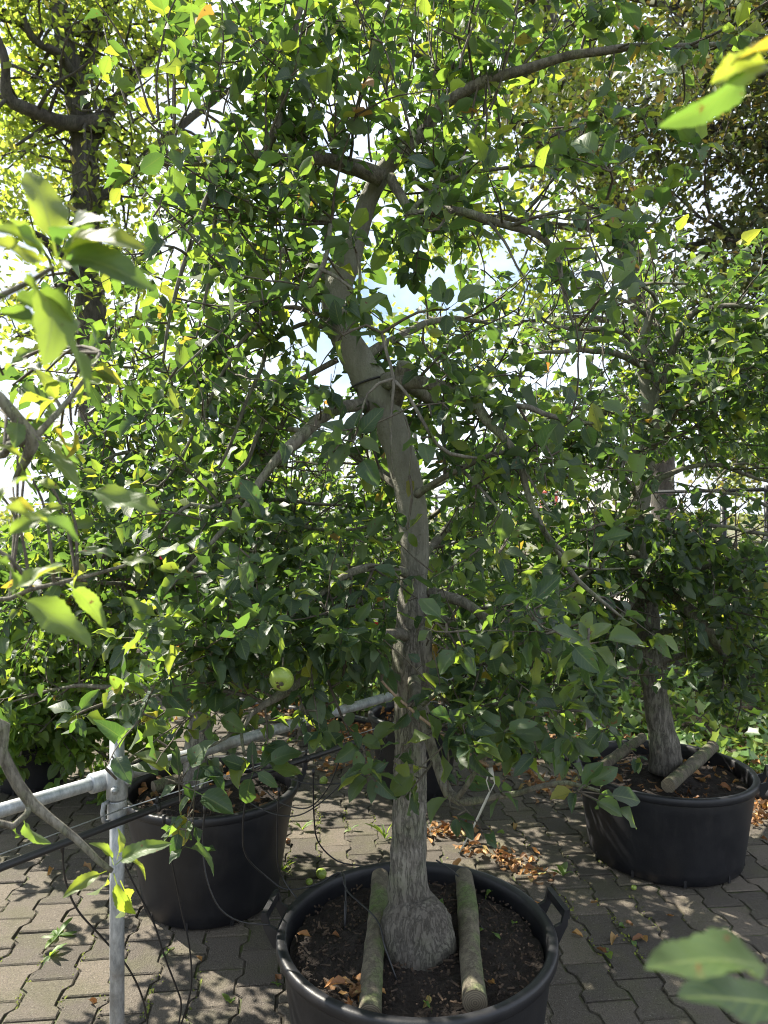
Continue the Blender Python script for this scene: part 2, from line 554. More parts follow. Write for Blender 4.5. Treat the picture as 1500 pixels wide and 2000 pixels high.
def smooth_path(pts, step=0.02, vals=None):
    """Catmull-Rom through pts; vals (radii) interpolated alongside"""
    pts = np.array([tuple(p) for p in pts], dtype=float)
    vals = np.array(vals, dtype=float) if vals is not None else np.zeros(len(pts))
    n = len(pts)
    out = []; ov = []
    for i in range(n - 1):
        p0 = pts[max(i - 1, 0)]; p1 = pts[i]; p2 = pts[i + 1]; p3 = pts[min(i + 2, n - 1)]
        k = max(1, int(np.linalg.norm(p2 - p1) / step))
        for j in range(k):
            s = j / k
            s2 = s * s; s3 = s2 * s
            out.append(0.5 * ((2 * p1) + (-p0 + p2) * s + (2 * p0 - 5 * p1 + 4 * p2 - p3) * s2 + (-p0 + 3 * p1 - 3 * p2 + p3) * s3))
            e = s2 * (3 - 2 * s)
            ov.append(vals[i] * (1 - e) + vals[i + 1] * e)
    out.append(pts[-1]); ov.append(vals[-1])
    return np.array(out), np.array(ov)


def tube(acc, pts, radii, sides=6, cap=True, rough=0.0, rscale=20.0, seed=0.0):
    pts = np.asarray([tuple(p) for p in pts], dtype=float)
    n = len(pts)
    radii = np.broadcast_to(np.asarray(radii, dtype=float), (n,))
    tg = np.gradient(pts, axis=0)
    tg /= np.maximum(np.linalg.norm(tg, axis=1, keepdims=True), 1e-9)
    ref = np.array([0.0, 0.0, 1.0]) if abs(tg[0][2]) < 0.9 else np.array([1.0, 0.0, 0.0])
    u = np.cross(tg[0], ref); u /= np.linalg.norm(u)
    us = [u]
    for i in range(1, n):
        u = us[-1] - tg[i] * np.dot(us[-1], tg[i])
        u /= max(np.linalg.norm(u), 1e-9)
        us.append(u)
    us = np.array(us); ws = np.cross(tg, us)
    ang = np.arange(sides) * 2 * math.pi / sides
    ring = us[:, None, :] * np.cos(ang)[None, :, None] + ws[:, None, :] * np.sin(ang)[None, :, None]
    rr = np.repeat(radii[:, None], sides, 1)
    v = pts[:, None, :] + ring * rr[:, :, None]
    if rough > 0:
        flat = v.reshape(-1, 3)
        h = np.array([mnoise.fractal(Vector(p) * rscale + Vector((seed, 0, 0)), 0.8, 2.1, 4) for p in flat]).reshape(n, sides)
        v = pts[:, None, :] + ring * (rr * (1 + rough * h))[:, :, None]
    v = v.reshape(-1, 3)
    i = np.arange(n - 1)[:, None] * sides
    j = np.arange(sides)[None, :]
    a = i + j; b = i + (j + 1) % sides
    q = np.stack([a, b, b + sides, a + sides], -1).reshape(-1, 4)
    faces = [q]
    if cap:
        faces.append(np.arange(sides)[::-1][None, :])
        faces.append((np.arange(sides) + (n - 1) * sides)[None, :])
    acc.add(v, faces)


def lathe(acc, prof, center, seg=64):
    prof = np.array(prof, dtype=float)
    ang = np.arange(seg) * 2 * math.pi / seg
    c = np.array(center, dtype=float)
    v = np.stack([prof[:, 0][:, None] * np.cos(ang) + c[0], prof[:, 0][:, None] * np.sin(ang) + c[1], np.repeat(prof[:, 1][:, None], seg, 1) + c[2]], -1).reshape(-1, 3)
    i = np.arange(len(prof) - 1)[:, None] * seg
    j = np.arange(seg)[None, :]
    a = i + j; b = i + (j + 1) % seg
    acc.add(v, np.stack([a, b, b + seg, a + seg], -1).reshape(-1, 4))


def box(acc, c, sx, sy, sz, rot=None, bevel=0.0):
    pts = []
    e = bevel
    for z in (-sz / 2, sz / 2):
        for x, y in ((-sx / 2, -sy / 2), (sx / 2, -sy / 2), (sx / 2, sy / 2), (-sx / 2, sy / 2)):
            pts.append(Vector((x, y, z)))
    if rot is not None:
        pts = [rot @ p for p in pts]
    pts = [p + Vector(c) for p in pts]
    acc.add([tuple(p) for p in pts], np.array([[3, 2, 1, 0], [4, 5, 6, 7], [0, 1, 5, 4], [1, 2, 6, 5], [2, 3, 7, 6], [3, 0, 4, 7]]))


# ------------------------------------------------------------------ leaf templates
def leaf_template(rows, ncol, wid, fold, curl, wave, ph, pet=0.28, twist=0.0, peak=0.8, asym=0.0, serr=0.025):
    """unit-length leaf along +Y, upper side +Z. returns verts, quads, uvs"""
    v = []; uv = []
    cols = np.linspace(-1, 1, ncol)
    for ri_, r_ in enumerate(rows):
        s = max(r_, 0.0)
        if r_ <= 0.0:
            hw = 0.013
        elif r_ >= 1.0:
            hw = 0.012
        else:
            hw = wid * (math.sin(math.pi * s ** peak)) ** 0.64 * (1 + serr * (1 if ri_ % 2 else -1))
        for c in cols:
            x = c * hw * (1 + asym * (1 if c > 0 else -1))
            z = abs(x) * fold - curl * s * s + (wave * math.sin(9.5 * s + ph + (1.7 if c > 0 else 0.0)) * abs(c) * min(1, hw * 4))
            if r_ < 0:
                z += 0.10 * r_ * r_ * -1
            tw = twist * s
            xx = x * math.cos(tw) - z * math.sin(tw) * 0.4
            zz = z + x * math.sin(tw)
            y = r_ + pet if r_ < 0 else s * (1 - 0.12 * abs(curl)) + pet
            v.append((xx, y, zz)); uv.append((0.5 + 0.5 * c, s))
    f = []
    for i in range(len(rows) - 1):
        for j in range(ncol - 1):
            a = i * ncol + j
            f.append((a, a + 1, a + 1 + ncol, a + ncol))
    return np.array(v), np.array(f), np.array(uv)


HR = [-0.28, 0.0, 0.10, 0.33, 0.58, 0.82, 1.0]
HERO = [leaf_template(HR, 5, 0.295 + 0.045 * math.sin(k * 2.1), 0.25 + 0.22 * (k % 4), 0.05 + 0.13 * ((k * 3) % 5) * (1 if k % 6 != 5 else -0.7), 0.06 + 0.035 * (k % 3), k * 1.3, 0.28, 0.6 * math.sin(k * 1.9), 0.85, 0.10 * math.sin(k)) for k in range(14)]
_big_rows = [-0.28, -0.12, 0.0] + [0.04 + 0.96 * i / 18 for i in range(19)]
BIG = [leaf_template(_big_rows, 7, 0.215 + 0.03 * math.sin(k * 2.1), 0.25 + 0.15 * (k % 3), 0.10 + 0.14 * ((k * 3) % 4) * (1 if k != 4 else -0.8), 0.07, k * 1.3, 0.28, 0.5 * math.sin(k * 1.9), 0.85, 0.06, serr=0.05) for k in range(6)]
LR = [-0.22, 0.0, 0.2, 0.5, 0.8, 1.0]
LITE = [leaf_template(LR, 3, 0.295 + 0.04 * math.sin(k * 2.1), 0.25 + 0.2 * (k % 4), 0.05 + 0.13 * ((k * 3) % 5) * (1 if k % 6 != 5 else -0.7), 0.07 + 0.03 * (k % 3), k * 1.7, 0.22, 0.6 * math.sin(k * 2.3), 0.85) for k in range(12)]
FARS = [leaf_template([0.0, 0.45, 1.0], 3, 0.34, 0.3 + 0.15 * (k % 3), 0.1 + 0.12 * (k % 3), 0.03, k * 1.7, 0.0, 0.3 * math.sin(k * 2.3)) for k in range(5)]
FR = [0.0, 0.35, 0.7, 1.0]
FARL = [leaf_template(FR, 3, 0.30, 0.25 + 0.15 * (k % 3), 0.1 + 0.12 * (k % 3), 0.03, k * 1.7, 0.0, 0.3 * math.sin(k * 2.3)) for k in range(5)]
# long narrow leaf for weeds, curled dry leaf for litter
WEED = [leaf_template([0.0, 0.15, 0.35, 0.6, 0.85, 1.0], 3, 0.10 + 0.02 * k, 0.4, 0.25 + 0.15 * k, 0.05, k, 0.0, 0.2 * k, 1.2) for k in range(3)]
DRY = [leaf_template([-0.2, 0.0, 0.12, 0.35, 0.6, 0.82, 1.0], 5, 0.27, 0.55 + 0.25 * k, -0.35 + 0.22 * k, 0.09, k * 2.1, 0.2, 0.6 * math.sin(k * 2.0), 0.9) for k in range(5)]


def lobed_template(n, depth, size=1.0, stretch=1.25, fold=0.15):
    """flat lobed leaf (ivy / oak like) as a fan"""
    v = [(0, 0.45 * stretch, 0)]
    uv = [(0.5, 0.5)]
    m = n * 2
    for i in range(m):
        a = -math.pi / 2 + (i + 0.5) * 2 * math.pi / m
        rr = 0.5 * (1.0 if i % 2 else 1 - depth)
        x = rr * math.cos(a); y = 0.45 * stretch + rr * math.sin(a) * stretch
        v.append((x, y, abs(x) * fold - 0.08 * y * y)); uv.append((0.5 + x, y / stretch))
    f = [(0, 1 + i, 1 + (i + 1) % m) for i in range(m)]
    return np.array(v), np.array(f), np.array(uv)


IVY = [lobed_template(5, 0.38, fold=0.1 + 0.2 * k) for k in range(3)]
OAK = [lobed_template(4, 0.32, stretch=1.6, fold=0.15 + 0.25 * k) for k in range(3)]


class Leaves:
    """a list of leaves: base, axis, normal, size, template"""
    def __init__(self):
        self.b = []; self.a = []; self.n = []; self.s = []; self.k = []

    def add(self, b, a, n, s, k):
        self.b.append(tuple(b)); self.a.append(tuple(a)); self.n.append(tuple(n)); self.s.append(s); self.k.append(k)

    def arrays(self):
        b = np.array(self.b); a = np.array(self.a); n = np.array(self.n); s = np.array(self.s); k = np.array(self.k)
        a /= np.maximum(np.linalg.norm(a, axis=1, keepdims=True), 1e-9)
        n = n - a * (n * a).sum(1, keepdims=True)
        bad = np.linalg.norm(n, axis=1) < 1e-3
        n[bad] = np.cross(a[bad], [0.3, 0.9, 0.1])
        n /= np.maximum(np.linalg.norm(n, axis=1, keepdims=True), 1e-9)
        return b, a, n, s, k

    def extend(self, b, a, n, s, k):
        self.b += [tuple(x) for x in b]; self.a += [tuple(x) for x in a]; self.n += [tuple(x) for x in n]
        self.s += list(s); self.k += list(k)


def leaves_mesh(name, arr, templates, mat, offset):
    b, a, n, s, k = arr
    side = np.cross(a, n)
    V = []; FQ = {}; UV = []; base = 0
    for ti, (tv, tf, tuv) in enumerate(templates):
        sel = np.where(k % len(templates) == ti)[0]
        if len(sel) == 0:
            continue
        B = b[sel] - np.array(offset)
        vv = B[:, None, :] + s[sel][:, None, None] * (tv[None, :, 0, None] * side[sel][:, None, :] + tv[None, :, 1, None] * a[sel][:, None, :] + tv[None, :, 2, None] * n[sel][:, None, :])
        ff = (tf[None] + (np.arange(len(sel)) * len(tv))[:, None, None] + base).reshape(-1, tf.shape[1])
        V.append(vv.reshape(-1, 3)); FQ.setdefault(tf.shape[1], []).append(ff)
        UV.append(np.tile(tuv, (len(sel), 1)))
        base += len(sel) * len(tv)
    acc = Acc()
    acc.v = V
    acc.f = [np.concatenate(x) for x in FQ.values()]
    return acc.mesh(name, mat, True, np.concatenate(UV))


_leaf_mesh_cache = {}


def shared_leaf(templates, ti, mat, name='leaf'):
    key = (id(templates), ti, mat.name)
    if key not in _leaf_mesh_cache:
        tv, tf, tuv = templates[ti]
        acc = Acc(); acc.add(tv, tf)
        _leaf_mesh_cache[key] = acc.mesh(name, mat, True, tuv)
    return _leaf_mesh_cache[key]


def screen_rank(arr):
    b, a, n, s, k = arr
    c = b + a * s[:, None] * 0.6 - np.array([0, 0, EYE])
    d = c[:, 1]
    ok = d > 0.15
    dd = np.where(ok, d, 1)
    px = 750 + F * c[:, 0] / dd; py = 1000 - F * c[:, 2] / dd
    inside = ok & (px > -20) & (px < 1520) & (py > -20) & (py < 2020)
    dist = np.linalg.norm(c, axis=1)
    face = np.abs((n * c).sum(1) / dist)
    area = (s / dist) ** 2 * (0.25 + face)
    return np.where(inside, area, 0), px, py, d


def add_leaves(root, L, templates, lite, mat, n_single, name='leaf'):
    """n_single leaves that show largest become parts of their own, the rest one stuff part"""
    arr = L.arrays()
    off = root_world(root)
    area, px, py, d = screen_rank(arr)
    order = np.argsort(-area)
    n_in = int((area > 0).sum())
    n_single = min(n_single, n_in)
    single = order[:n_single]
    mask = np.ones(len(area), bool); mask[single] = False
    b, a, n, s, k = arr
    side = np.cross(a, n)
    for i in single:
        o = bpy.data.objects.new(name, shared_leaf(templates, int(k[i] % len(templates)), mat))
        m = Matrix(((side[i][0] * s[i], a[i][0] * s[i], n[i][0] * s[i], b[i][0] - off[0]),
                    (side[i][1] * s[i], a[i][1] * s[i], n[i][1] * s[i], b[i][1] - off[1]),
                    (side[i][2] * s[i], a[i][2] * s[i], n[i][2] * s[i], b[i][2] - off[2]),
                    (0, 0, 0, 1)))
        o.parent = root
        o.matrix_basis = m
        col.objects.link(o)
    if mask.any():
        idx = np.where(mask)[0]
        me = leaves_mesh('foliage', tuple(x[idx] for x in arr), lite, mat, off)
        o = link('foliage', me, root)
        o['kind'] = 'stuff'


def rvec(z=0.0, sc_=1.0):
    return Vector((rnd.gauss(0, 1), rnd.gauss(0, 1), rnd.gauss(0, 1) + z)).normalized() * sc_


# ------------------------------------------------------------------ apple tree generator
class AppleTree:
    def __init__(self, name, base, label, cat='tree', group=None, leaf=0.078, mat='leaf', keep=None, seed=1):
        self.root = tag(empty(name, base), label, cat, group)
        self.L = Leaves(); self.tw = Acc(); self.leaf = leaf; self.mat = M[mat]; self.keep = keep
        self.rng = random.Random(seed)
        self.limbs = []

    def rv(self):
        g = self.rng.gauss
        return Vector((g(0, 1), g(0, 1), g(0, 1))).normalized()

    def trunk(self, pts, radii, sides=22, step=0.012, rough=0.10, rscale=16, ridges=0.0, zr=1.35, lumps=None):
        acc = Acc()
        p, r = smooth_path(pts, step, radii)
        sd_ = self.rng.random() * 50
        tube(acc, p, r, sides, True, rough, rscale, sd_)
        if ridges > 0:
            v = acc.v[0]
            n = len(p)
            ctr = np.repeat(p, sides, 0)
            out = v - ctr
            ln = np.maximum(np.linalg.norm(out, axis=1), 1e-6)
            for i in range(len(v)):
                q = v[i]
                fz = min(1.0, max(0.12, (zr - q[2]) * 2.5))
                h1 = 1 - abs(mnoise.noise(Vector((q[0] * 46 + sd_, q[1] * 46, q[2] * 9)))) * 2
                h2 = mnoise.fractal(Vector((q[0] * 110, q[1] * 110, q[2] * 45 + sd_)), 0.7, 2.0, 3)
                h3 = 1 - abs(mnoise.noise(Vector((q[0] * 20, q[1] * 20, q[2] * 26 + sd_)))) * 2
                dd = ridges * fz * (h1 * 0.55 + h2 * 0.5 - max(0.0, h3 - 0.6) * 0.5)
                if lumps is not None:
                    dd += lumps(q, out[i] / ln[i])
                v[i] = q + out[i] / ln[i] * dd
        return part('trunk', acc, M['bark'], self.root)

    def limb(self, pts, radii, sides=9, step=0.025, rough=0.10, leafy=1.0, mat='bark_limb', name='branch'):
        acc = Acc()
        p, r = smooth_path(pts, step, radii)
        jit = np.array([[mnoise.noise(Vector(q) * 9 + Vector((i * 31.0, 0, 0))) for i in range(3)] for q in p]) * np.minimum(r, 0.012)[:, None] * 0.9
        p = p + jit
        tube(acc, p, r, sides, True, rough, 30, self.rng.random() * 50)
        part(name, acc, M[mat], self.root)
        self.limbs.append((p, r, leafy))

    def put_leaf(self, b, ax, size=None):
        if self.keep is not None and self.rng.random() > self.keep(b):
            return
        g = self.rng.gauss
        a = Vector((ax.x + g(0, 0.15), ax.y + g(0, 0.15), ax.z + g(0, 0.15) - 0.12))
        n = Vector((g(0, 0.55) - 0.15, g(0, 0.55) - 0.05, 0.85 + g(0, 0.35)))
        s = self.leaf * (size or 1) * (self.rng.uniform(0.5, 1.15) if self.rng.random() > 0.12 else self.rng.uniform(1.15, 1.55))
        self.L.add(b, a, n, s, self.rng.randrange(60))

    def rosette(self, b, d, n=None):
        n = n or self.rng.randint(4, 7)
        ph = self.rng.random() * 6.28
        u = d.cross(Vector((0.31, 0.2, 0.93)));
        if u.length < 0.05:
            u = Vector((1, 0, 0))
        u.normalize(); w = d.cross(u)
        for i in range(n):
            an = ph + i * 2.4
            ax = (u * math.cos(an) + w * math.sin(an)) * self.rng.uniform(0.6, 1.0) + d * self.rng.uniform(0.1, 0.8)
            self.put_leaf(b, ax.normalized())

    def twig(self, b, d, length, r0=0.004, up=0.0, gap=0.032, spur=0.35, bare=0.0):
        pts = [b.copy()]; p = b.copy(); d = d.normalized()
        k = max(3, int(length / 0.035)); st = length / k
        for i in range(k):
            d = (d + self.rv() * 0.17 + Vector((0, 0, up * 0.1))).normalized()
            q_ = p + d * st
            if self.keep is not None and i > 0 and self.keep(q_) < 0.1:
                break
            p = q_
            pts.append(p.copy())
            if i / k < bare:
                continue
            if self.rng.random() < st / gap:
                sd_ = d.cross(self.rv())
                if sd_.length < 0.05:
                    continue
                sd_.normalize()
                if self.rng.random() < spur:
                    q = p + sd_ * self.rng.uniform(0.01, 0.035)
                    tube(self.tw, [p, q], [0.0028, 0.0022], 4, False)
                    self.rosette(q, (sd_ + d * 0.5).normalized(), self.rng.randint(3, 6))
                else:
                    self.put_leaf(p, (sd_ + d * 0.6).normalized())
        k2 = len(pts)
        if k2 < 2:
            return pts
        rad = [r0 * (1 - 0.65 * i / (k2 - 1)) for i in range(k2)]
        tube(self.tw, pts, rad, 5, False)
        if self.keep is None or self.rng.random() < self.keep(pts[-1]):
            self.rosette(pts[-1], d)
        return pts

    def dress(self, twigs_per_m=14, lmin=0.12, lmax=0.42, up=0.15, sub=0.6, skip=0.08, spurs=8, gap=0.032, rmax=0.05):
        for p, r, leafy in list(self.limbs):
            seg = np.linalg.norm(np.diff(p, axis=0), axis=1)
            total = seg.sum()
            cum = np.concatenate([[0], np.cumsum(seg)])
            for _ in range(int(total * twigs_per_m * leafy + self.rng.random())):
                s = self.rng.uniform(skip, 1.0) * total
                i = min(int(np.searchsorted(cum, s)), len(p) - 1)
                b = Vector(p[i]); t = Vector(p[i] - p[max(i - 1, 0)])
                if t.length < 1e-6:
                    continue
                t.normalize()
                if self.keep is not None and self.rng.random() > self.keep(b):
                    continue
                d = (t.cross(self.rv()).normalized() + t * self.rng.uniform(-0.1, 0.9) + Vector((0, 0, up))).normalized()
                ln = self.rng.uniform(lmin, lmax)
                pts = self.twig(b, d, ln, min(r[i] * 0.6, 0.0022 + ln * 0.008), up, gap)
                if self.rng.random() < sub and len(pts) > 4:
                    j = self.rng.randrange(1, len(pts) - 1)
                    d2 = (d + self.rv() * 0.9).normalized()
                    self.twig(pts[j], d2, ln * self.rng.uniform(0.4, 0.8), 0.0028, up, gap)
            for _ in range(int(total * spurs * leafy)):
                i = self.rng.randrange(int(len(p) * skip), len(p))
                if r[i] > rmax:
                    continue
                d = (self.rv() + Vector((0, -0.1, 0.4))).normalized()
                b = Vector(p[i])
                if self.keep is not None and self.rng.random() > self.keep(b):
                    continue
                q = b + d * (r[i] + self.rng.uniform(0.015, 0.05))
                tube(self.tw, [b, q], [0.0035, 0.0026], 5, False)
                self.rosette(q, d)
            if leafy > 0:
                e = Vector(p[-1]); t = Vector(p[-1] - p[-2]).normalized()
                if r[-1] < 0.009:
                    self.rosette(e, t)

    def shoots(self, spots, gap=0.022):
        """upright one-year shoots with alternate leaves: (base, direction, length)"""
        for b, d, ln in spots:
            self.twig(b, d, ln, 0.0035, 0.25, gap, 0.05, 0.12)

    def finish(self, n_single=300, lite=None, templates=None):
        if self.tw.v:
            o = part('twigs', self.tw, M['twig'], self.root)
            o['kind'] = 'stuff'
        add_leaves(self.root, self.L, templates or HERO, lite or LITE, self.mat, n_single)
        return len(self.L.s)


def px_path(pts):
    """(px, py, depth, width in px) -> world points and radii"""
    return [P(x, y, d) for x, y, d, w in pts], [w * 0.5 * d / F for x, y, d, w in pts]


# ------------------------------------------------------------------ ground, paving, road, bed
def sheet(name, pts, z, mat, label, cat):
    acc = Acc()
    acc.add([(x, y, z) for x, y in pts], np.arange(len(pts))[None, :])
    o = link(name, acc.mesh(name, mat, False))
    return tag(o, label, cat, None, 'structure')


sheet('ground', [(-300, -60), (300, -60), (300, 500), (-300, 500)], -0.05, M['ground'], 'rough green and brown ground stretching beyond the road', 'ground')
sheet('road', [(-40, 10.6), (40, 10.6), (40, 14.2), (-40, 14.2)], -0.02, M['road'], 'pale sunlit road behind the wire fence', 'road')

PIPE_A = Vector((-0.80, 5.80)); PIPE_B = Vector((2.10, 4.05))
PD = (PIPE_B - PIPE_A).normalized(); PN = Vector((-PD.y, PD.x))
if PN.y < 0:
    PN = -PN


def bed_h(x, y):
    q = Vector((x, y)) - PIPE_A
    n = q.dot(PN)
    return -0.004 + 0.30 * (1 - math.exp(-max(n, 0) * 0.75)) + 0.03 * mnoise.noise(Vector((x * 2, y * 2, 0)))


acc = Acc()
ss = np.linspace(-4.5, 7.5, 60); nn_ = np.linspace(-0.05, 5.4, 28)
vv = []
for s in ss:
    for n_ in nn_:
        q = PIPE_A + PD * s + PN * n_
        vv.append((q.x, q.y, bed_h(q.x, q.y)))
g = []
for i in range(len(ss) - 1):
    for j in range(len(nn_) - 1):
        a = i * len(nn_) + j
        g.append((a, a + len(nn_), a + len(nn_) + 1, a + 1))
acc.add(vv, np.array(g))
tag(link('planting_bed', acc.mesh('planting_bed', M['bed'])), 'raised bed of dark soil under the ivy behind the pots', 'planting bed', None, 'structure')

paving = sheet('paving', [(-7.5, -3.0), (7.0, -3.0), (7.0, 2.2), (-0.8, 6.1), (-7.5, 10.0)], -0.0075, M['joint'], 'yard of interlocking grey concrete pavers with mossy joints', 'paving')
PL, PW, PA = 0.200, 0.1425, 0.0115           # length, column pitch, waist depth
GAPJ = 0.0038


def paver_outline(g):
    hw = PW / 2
    y0, y1, y2 = PL / 2 - g, PL * 0.31, PL * 0.20
    right = [(hw + PA - g, -y0), (hw + PA - g, -y1), (hw - PA - g, -y2), (hw - PA - g, y2), (hw + PA - g, y1), (hw + PA - g, y0)]
    left = [(-x, y) for x, y in reversed(right)]
    return right + left


def paver_mesh_data(seed):
    rr = random.Random(seed)
    out = paver_outline(GAPJ * rr.uniform(0.7, 1.3))
    n = len(out)
    v = []
    tilt = (rr.uniform(-0.008, 0.008), rr.uniform(-0.008, 0.008))
    for inset, z in ((0.0045, 0.0), (0.0, -0.004), (0.0, -0.022)):
        for (x, y) in out:
            f = 1 - inset / 0.09
            xx = x * f + rr.uniform(-1, 1) * 0.0009; yy = y * f + rr.uniform(-1, 1) * 0.0009
            v.append((xx, yy, z + xx * tilt[0] + yy * tilt[1] if z > -0.01 else z))
    i = np.arange(n); j = (i + 1) % n
    top = i[None, :]
    q = np.concatenate([np.stack([i + n, j + n, j, i], 1), np.stack([i + 2 * n, j + 2 * n, j + n, i + n], 1)])
    return np.array(v), top, q


PAV = [paver_mesh_data(100 + k) for k in range(10)]
pav_me = []
for (v, top, q) in PAV:
    a_ = Acc(); a_.add(v, [top, q]); pav_me.append(a_.mesh('paver', M['paver'], False))
RP = R(6.0)
ca, sa = math.cos(RP), math.sin(RP)
cells = []
for ci in range(-46, 47):
    for ri in range(-16, 44):
        u = ci * PW; w = ri * PL + (PL / 2 if ci % 2 else 0)
        x = u * ca - w * sa; y = u * sa + w * ca + 1.2
        q = Vector((x, y)) - PIPE_A
        if q.dot(PN) > 0.03 or abs(x) > 5.6 or y < 0.2 or y > 8.5:
            continue
        zz = rnd.gauss(0, 0.0017) + 0.004 * mnoise.noise(Vector((x * 1.3, y * 1.3, 3)))
        cells.append((x, y, zz, rnd.randrange(10), RP + (math.pi if rnd.random() < 0.5 else 0) + rnd.gauss(0, 0.006)))
POTS_XY = [(0.095, 2.15, 0.34), (1.315, 3.42, 0.34), (-0.72, 3.04, 0.30), (0.178, 4.2, 0.22), (-2.06, 4.25, 0.2)]


def cell_rank(c):
    x, y = c[0], c[1]
    if y < 2.15:
        return 99
    px = 750 + F * x / y; py = 1000 + F * EYE / y
    if px < -30 or px > 1530 or py > 2060:
        return 98
    for (a, b, r_) in POTS_XY:
        if (x - a) ** 2 + (y - b) ** 2 < r_ * r_:
            return 97
    if abs(x - 0.11) < 0.34 and y < 3.15:
        return 96
    return y


cells.sort(key=cell_rank)
for (x, y, z, k, rz) in cells[:300]:
    o = bpy.data.objects.new('paver', pav_me[k])
    o.location = (x, y, z + 0.013); o.rotation_euler = (0, 0, rz); o.parent = paving
    o.location = (x, y, z)
    col.objects.link(o)
acc = Acc()
for (x, y, z, k, rz) in cells[300:]:
    v, top, q = PAV[k]
    c_, s_ = math.cos(rz), math.sin(rz)
    w = np.stack([v[:, 0] * c_ - v[:, 1] * s_ + x, v[:, 0] * s_ + v[:, 1] * c_ + y, v[:, 2] + z], 1)
    acc.add(w, [top, q[:len(top[0])]] if y > 3.0 else [top, q])
o = link('paver_field', acc.mesh('paver_field', M['paver'], False), paving)
o['kind'] = 'stuff'

# ------------------------------------------------------------------ fence, hedge, far things
FA = Vector((0.55, 13.4)); FB = Vector((5.75, 6.75))
FD = (FB - FA).normalized(); FL = (FB - FA).length
fence = tag(empty('chain_link_fence', (FB.x, FB.y, 0)), 'chain-link wire fence with dark top rail in front of the pale road', 'fence')
FZ = 1.86
acc = Acc()
tube(acc, [(FA.x, FA.y, FZ), (FB.x, FB.y, FZ)], 0.024, 8)
part('top_rail', acc, M['green_post'], fence)
for s in (0.6, 3.2, 5.8, 6.32, 8.3):
    q = FA + FD * s
    acc = Acc()
    tube(acc, [(q.x, q.y, -0.05), (q.x, q.y, FZ + 0.05)], 0.038, 10)
    part('post', acc, M['green_post'], fence)
acc = Acc()
dz = 0.0354
nw = int(FL / (2 * dz))
zs = np.arange(0.05, FZ, dz)
for i in range(nw):
    for sgn in (0, 1):
        pass
    s0 = i * 2 * dz
    pts = []
    for j, z in enumerate(zs):
        s = s0 + (dz if j % 2 else -dz)
        q = FA + FD * s
        e = 0.003 if j % 2 else -0.003
        pts.append((q.x + e, q.y + e, z))
    tube(acc, pts, 0.0016, 3, False)
part('wire_mesh', acc, M['wire'], fence, True, 'stuff')


def leaf_cloud(n, sampler, size, kmax=60, up=0.5):
    L = Leaves()
    b = sampler(n)
    a = nr.normal(size=(n, 3)); a[:, 2] -= 0.25
    nn = nr.normal(size=(n, 3)); nn[:, 2] += up * 2
    L.extend(b, a, nn, nr.uniform(0.6, 1.25, n) * size, nr.integers(0, kmax, n))
    return L


def stuff_leaves(name, L, templates, mat, root):
    me = leaves_mesh(name, L.arrays(), templates, M[mat], root_world(root))
    o = link(name, me, root); o['kind'] = 'stuff'
    return o


# hedge along the far side of the road
hedge = tag(empty('hedge', (2, 15, 0)), 'long clipped yellow-green hedge on the far side of the road', 'hedge')


def hs(n):
    x = nr.uniform(-14, 17, n)
    t_ = nr.random(n)
    z = np.where(t_ < 0.55, nr.uniform(0.0, 1.48, n), nr.normal(1.48, 0.05, n))
    y = np.where(t_ < 0.55, nr.normal(14.45, 0.06, n), nr.uniform(14.4, 15.6, n))
    z = z + 0.06 * np.sin(x * 2.1) * (z > 1.0)
    return np.stack([x, y, z], 1)


stuff_leaves('foliage', leaf_cloud(10500, hs, 0.115), FARS, 'hedge_leaf', hedge)
acc = Acc()
for i in range(60):
    x = -13.8 + i * 0.52
    tube(acc, [(x, 15, 0), (x + 0.1, 15.02, 0.6), (x - 0.05, 14.9, 1.4)], [0.03, 0.02, 0.008], 5)
o = part('stems', acc, M['twig'], hedge); o['kind'] = 'stuff'

# distant red-framed stand with a white board beyond the fence
st = tag(empty('sign_stand', (3.9, 17.0, 0)), 'red framed stand with a white board beyond the fence', 'sign')
c0 = P(1072, 985, 17.0)
for dx in (-0.17, 0.17):
    acc = Acc(); tube(acc, [(c0.x + dx, 17, -0.05), (c0.x + dx, 17, 2.05)], 0.04, 8); part('leg', acc, M['red'], st)
acc = Acc(); tube(acc, [(c0.x - 0.21, 17, 2.05), (c0.x + 0.21, 17, 2.05)], 0.05, 8); part('crossbar', acc, M['red'], st)
acc = Acc(); box(acc, (c0.x, 16.94, 1.42), 0.36, 0.03, 0.62); part('board', acc, M['white'], st, False)


# ------------------------------------------------------------------ big background trees
def clump_leaves(L, centers, per, rad, size, zbias=0.0):
    n = len(centers) * per
    c = np.repeat(np.array(centers), per, 0)
    off = nr.normal(size=(n, 3)) * rad * np.array([1, 1, 0.6])
    b = c + off
    a = nr.normal(size=(n, 3)) + off / rad * 0.5; a[:, 2] -= 0.3
    nn = nr.normal(size=(n, 3)) * 0.8; nn[:, 2] += 1.0
    L.extend(b, a, nn, nr.uniform(0.6, 1.2, n) * size, nr.integers(0, 60, n))


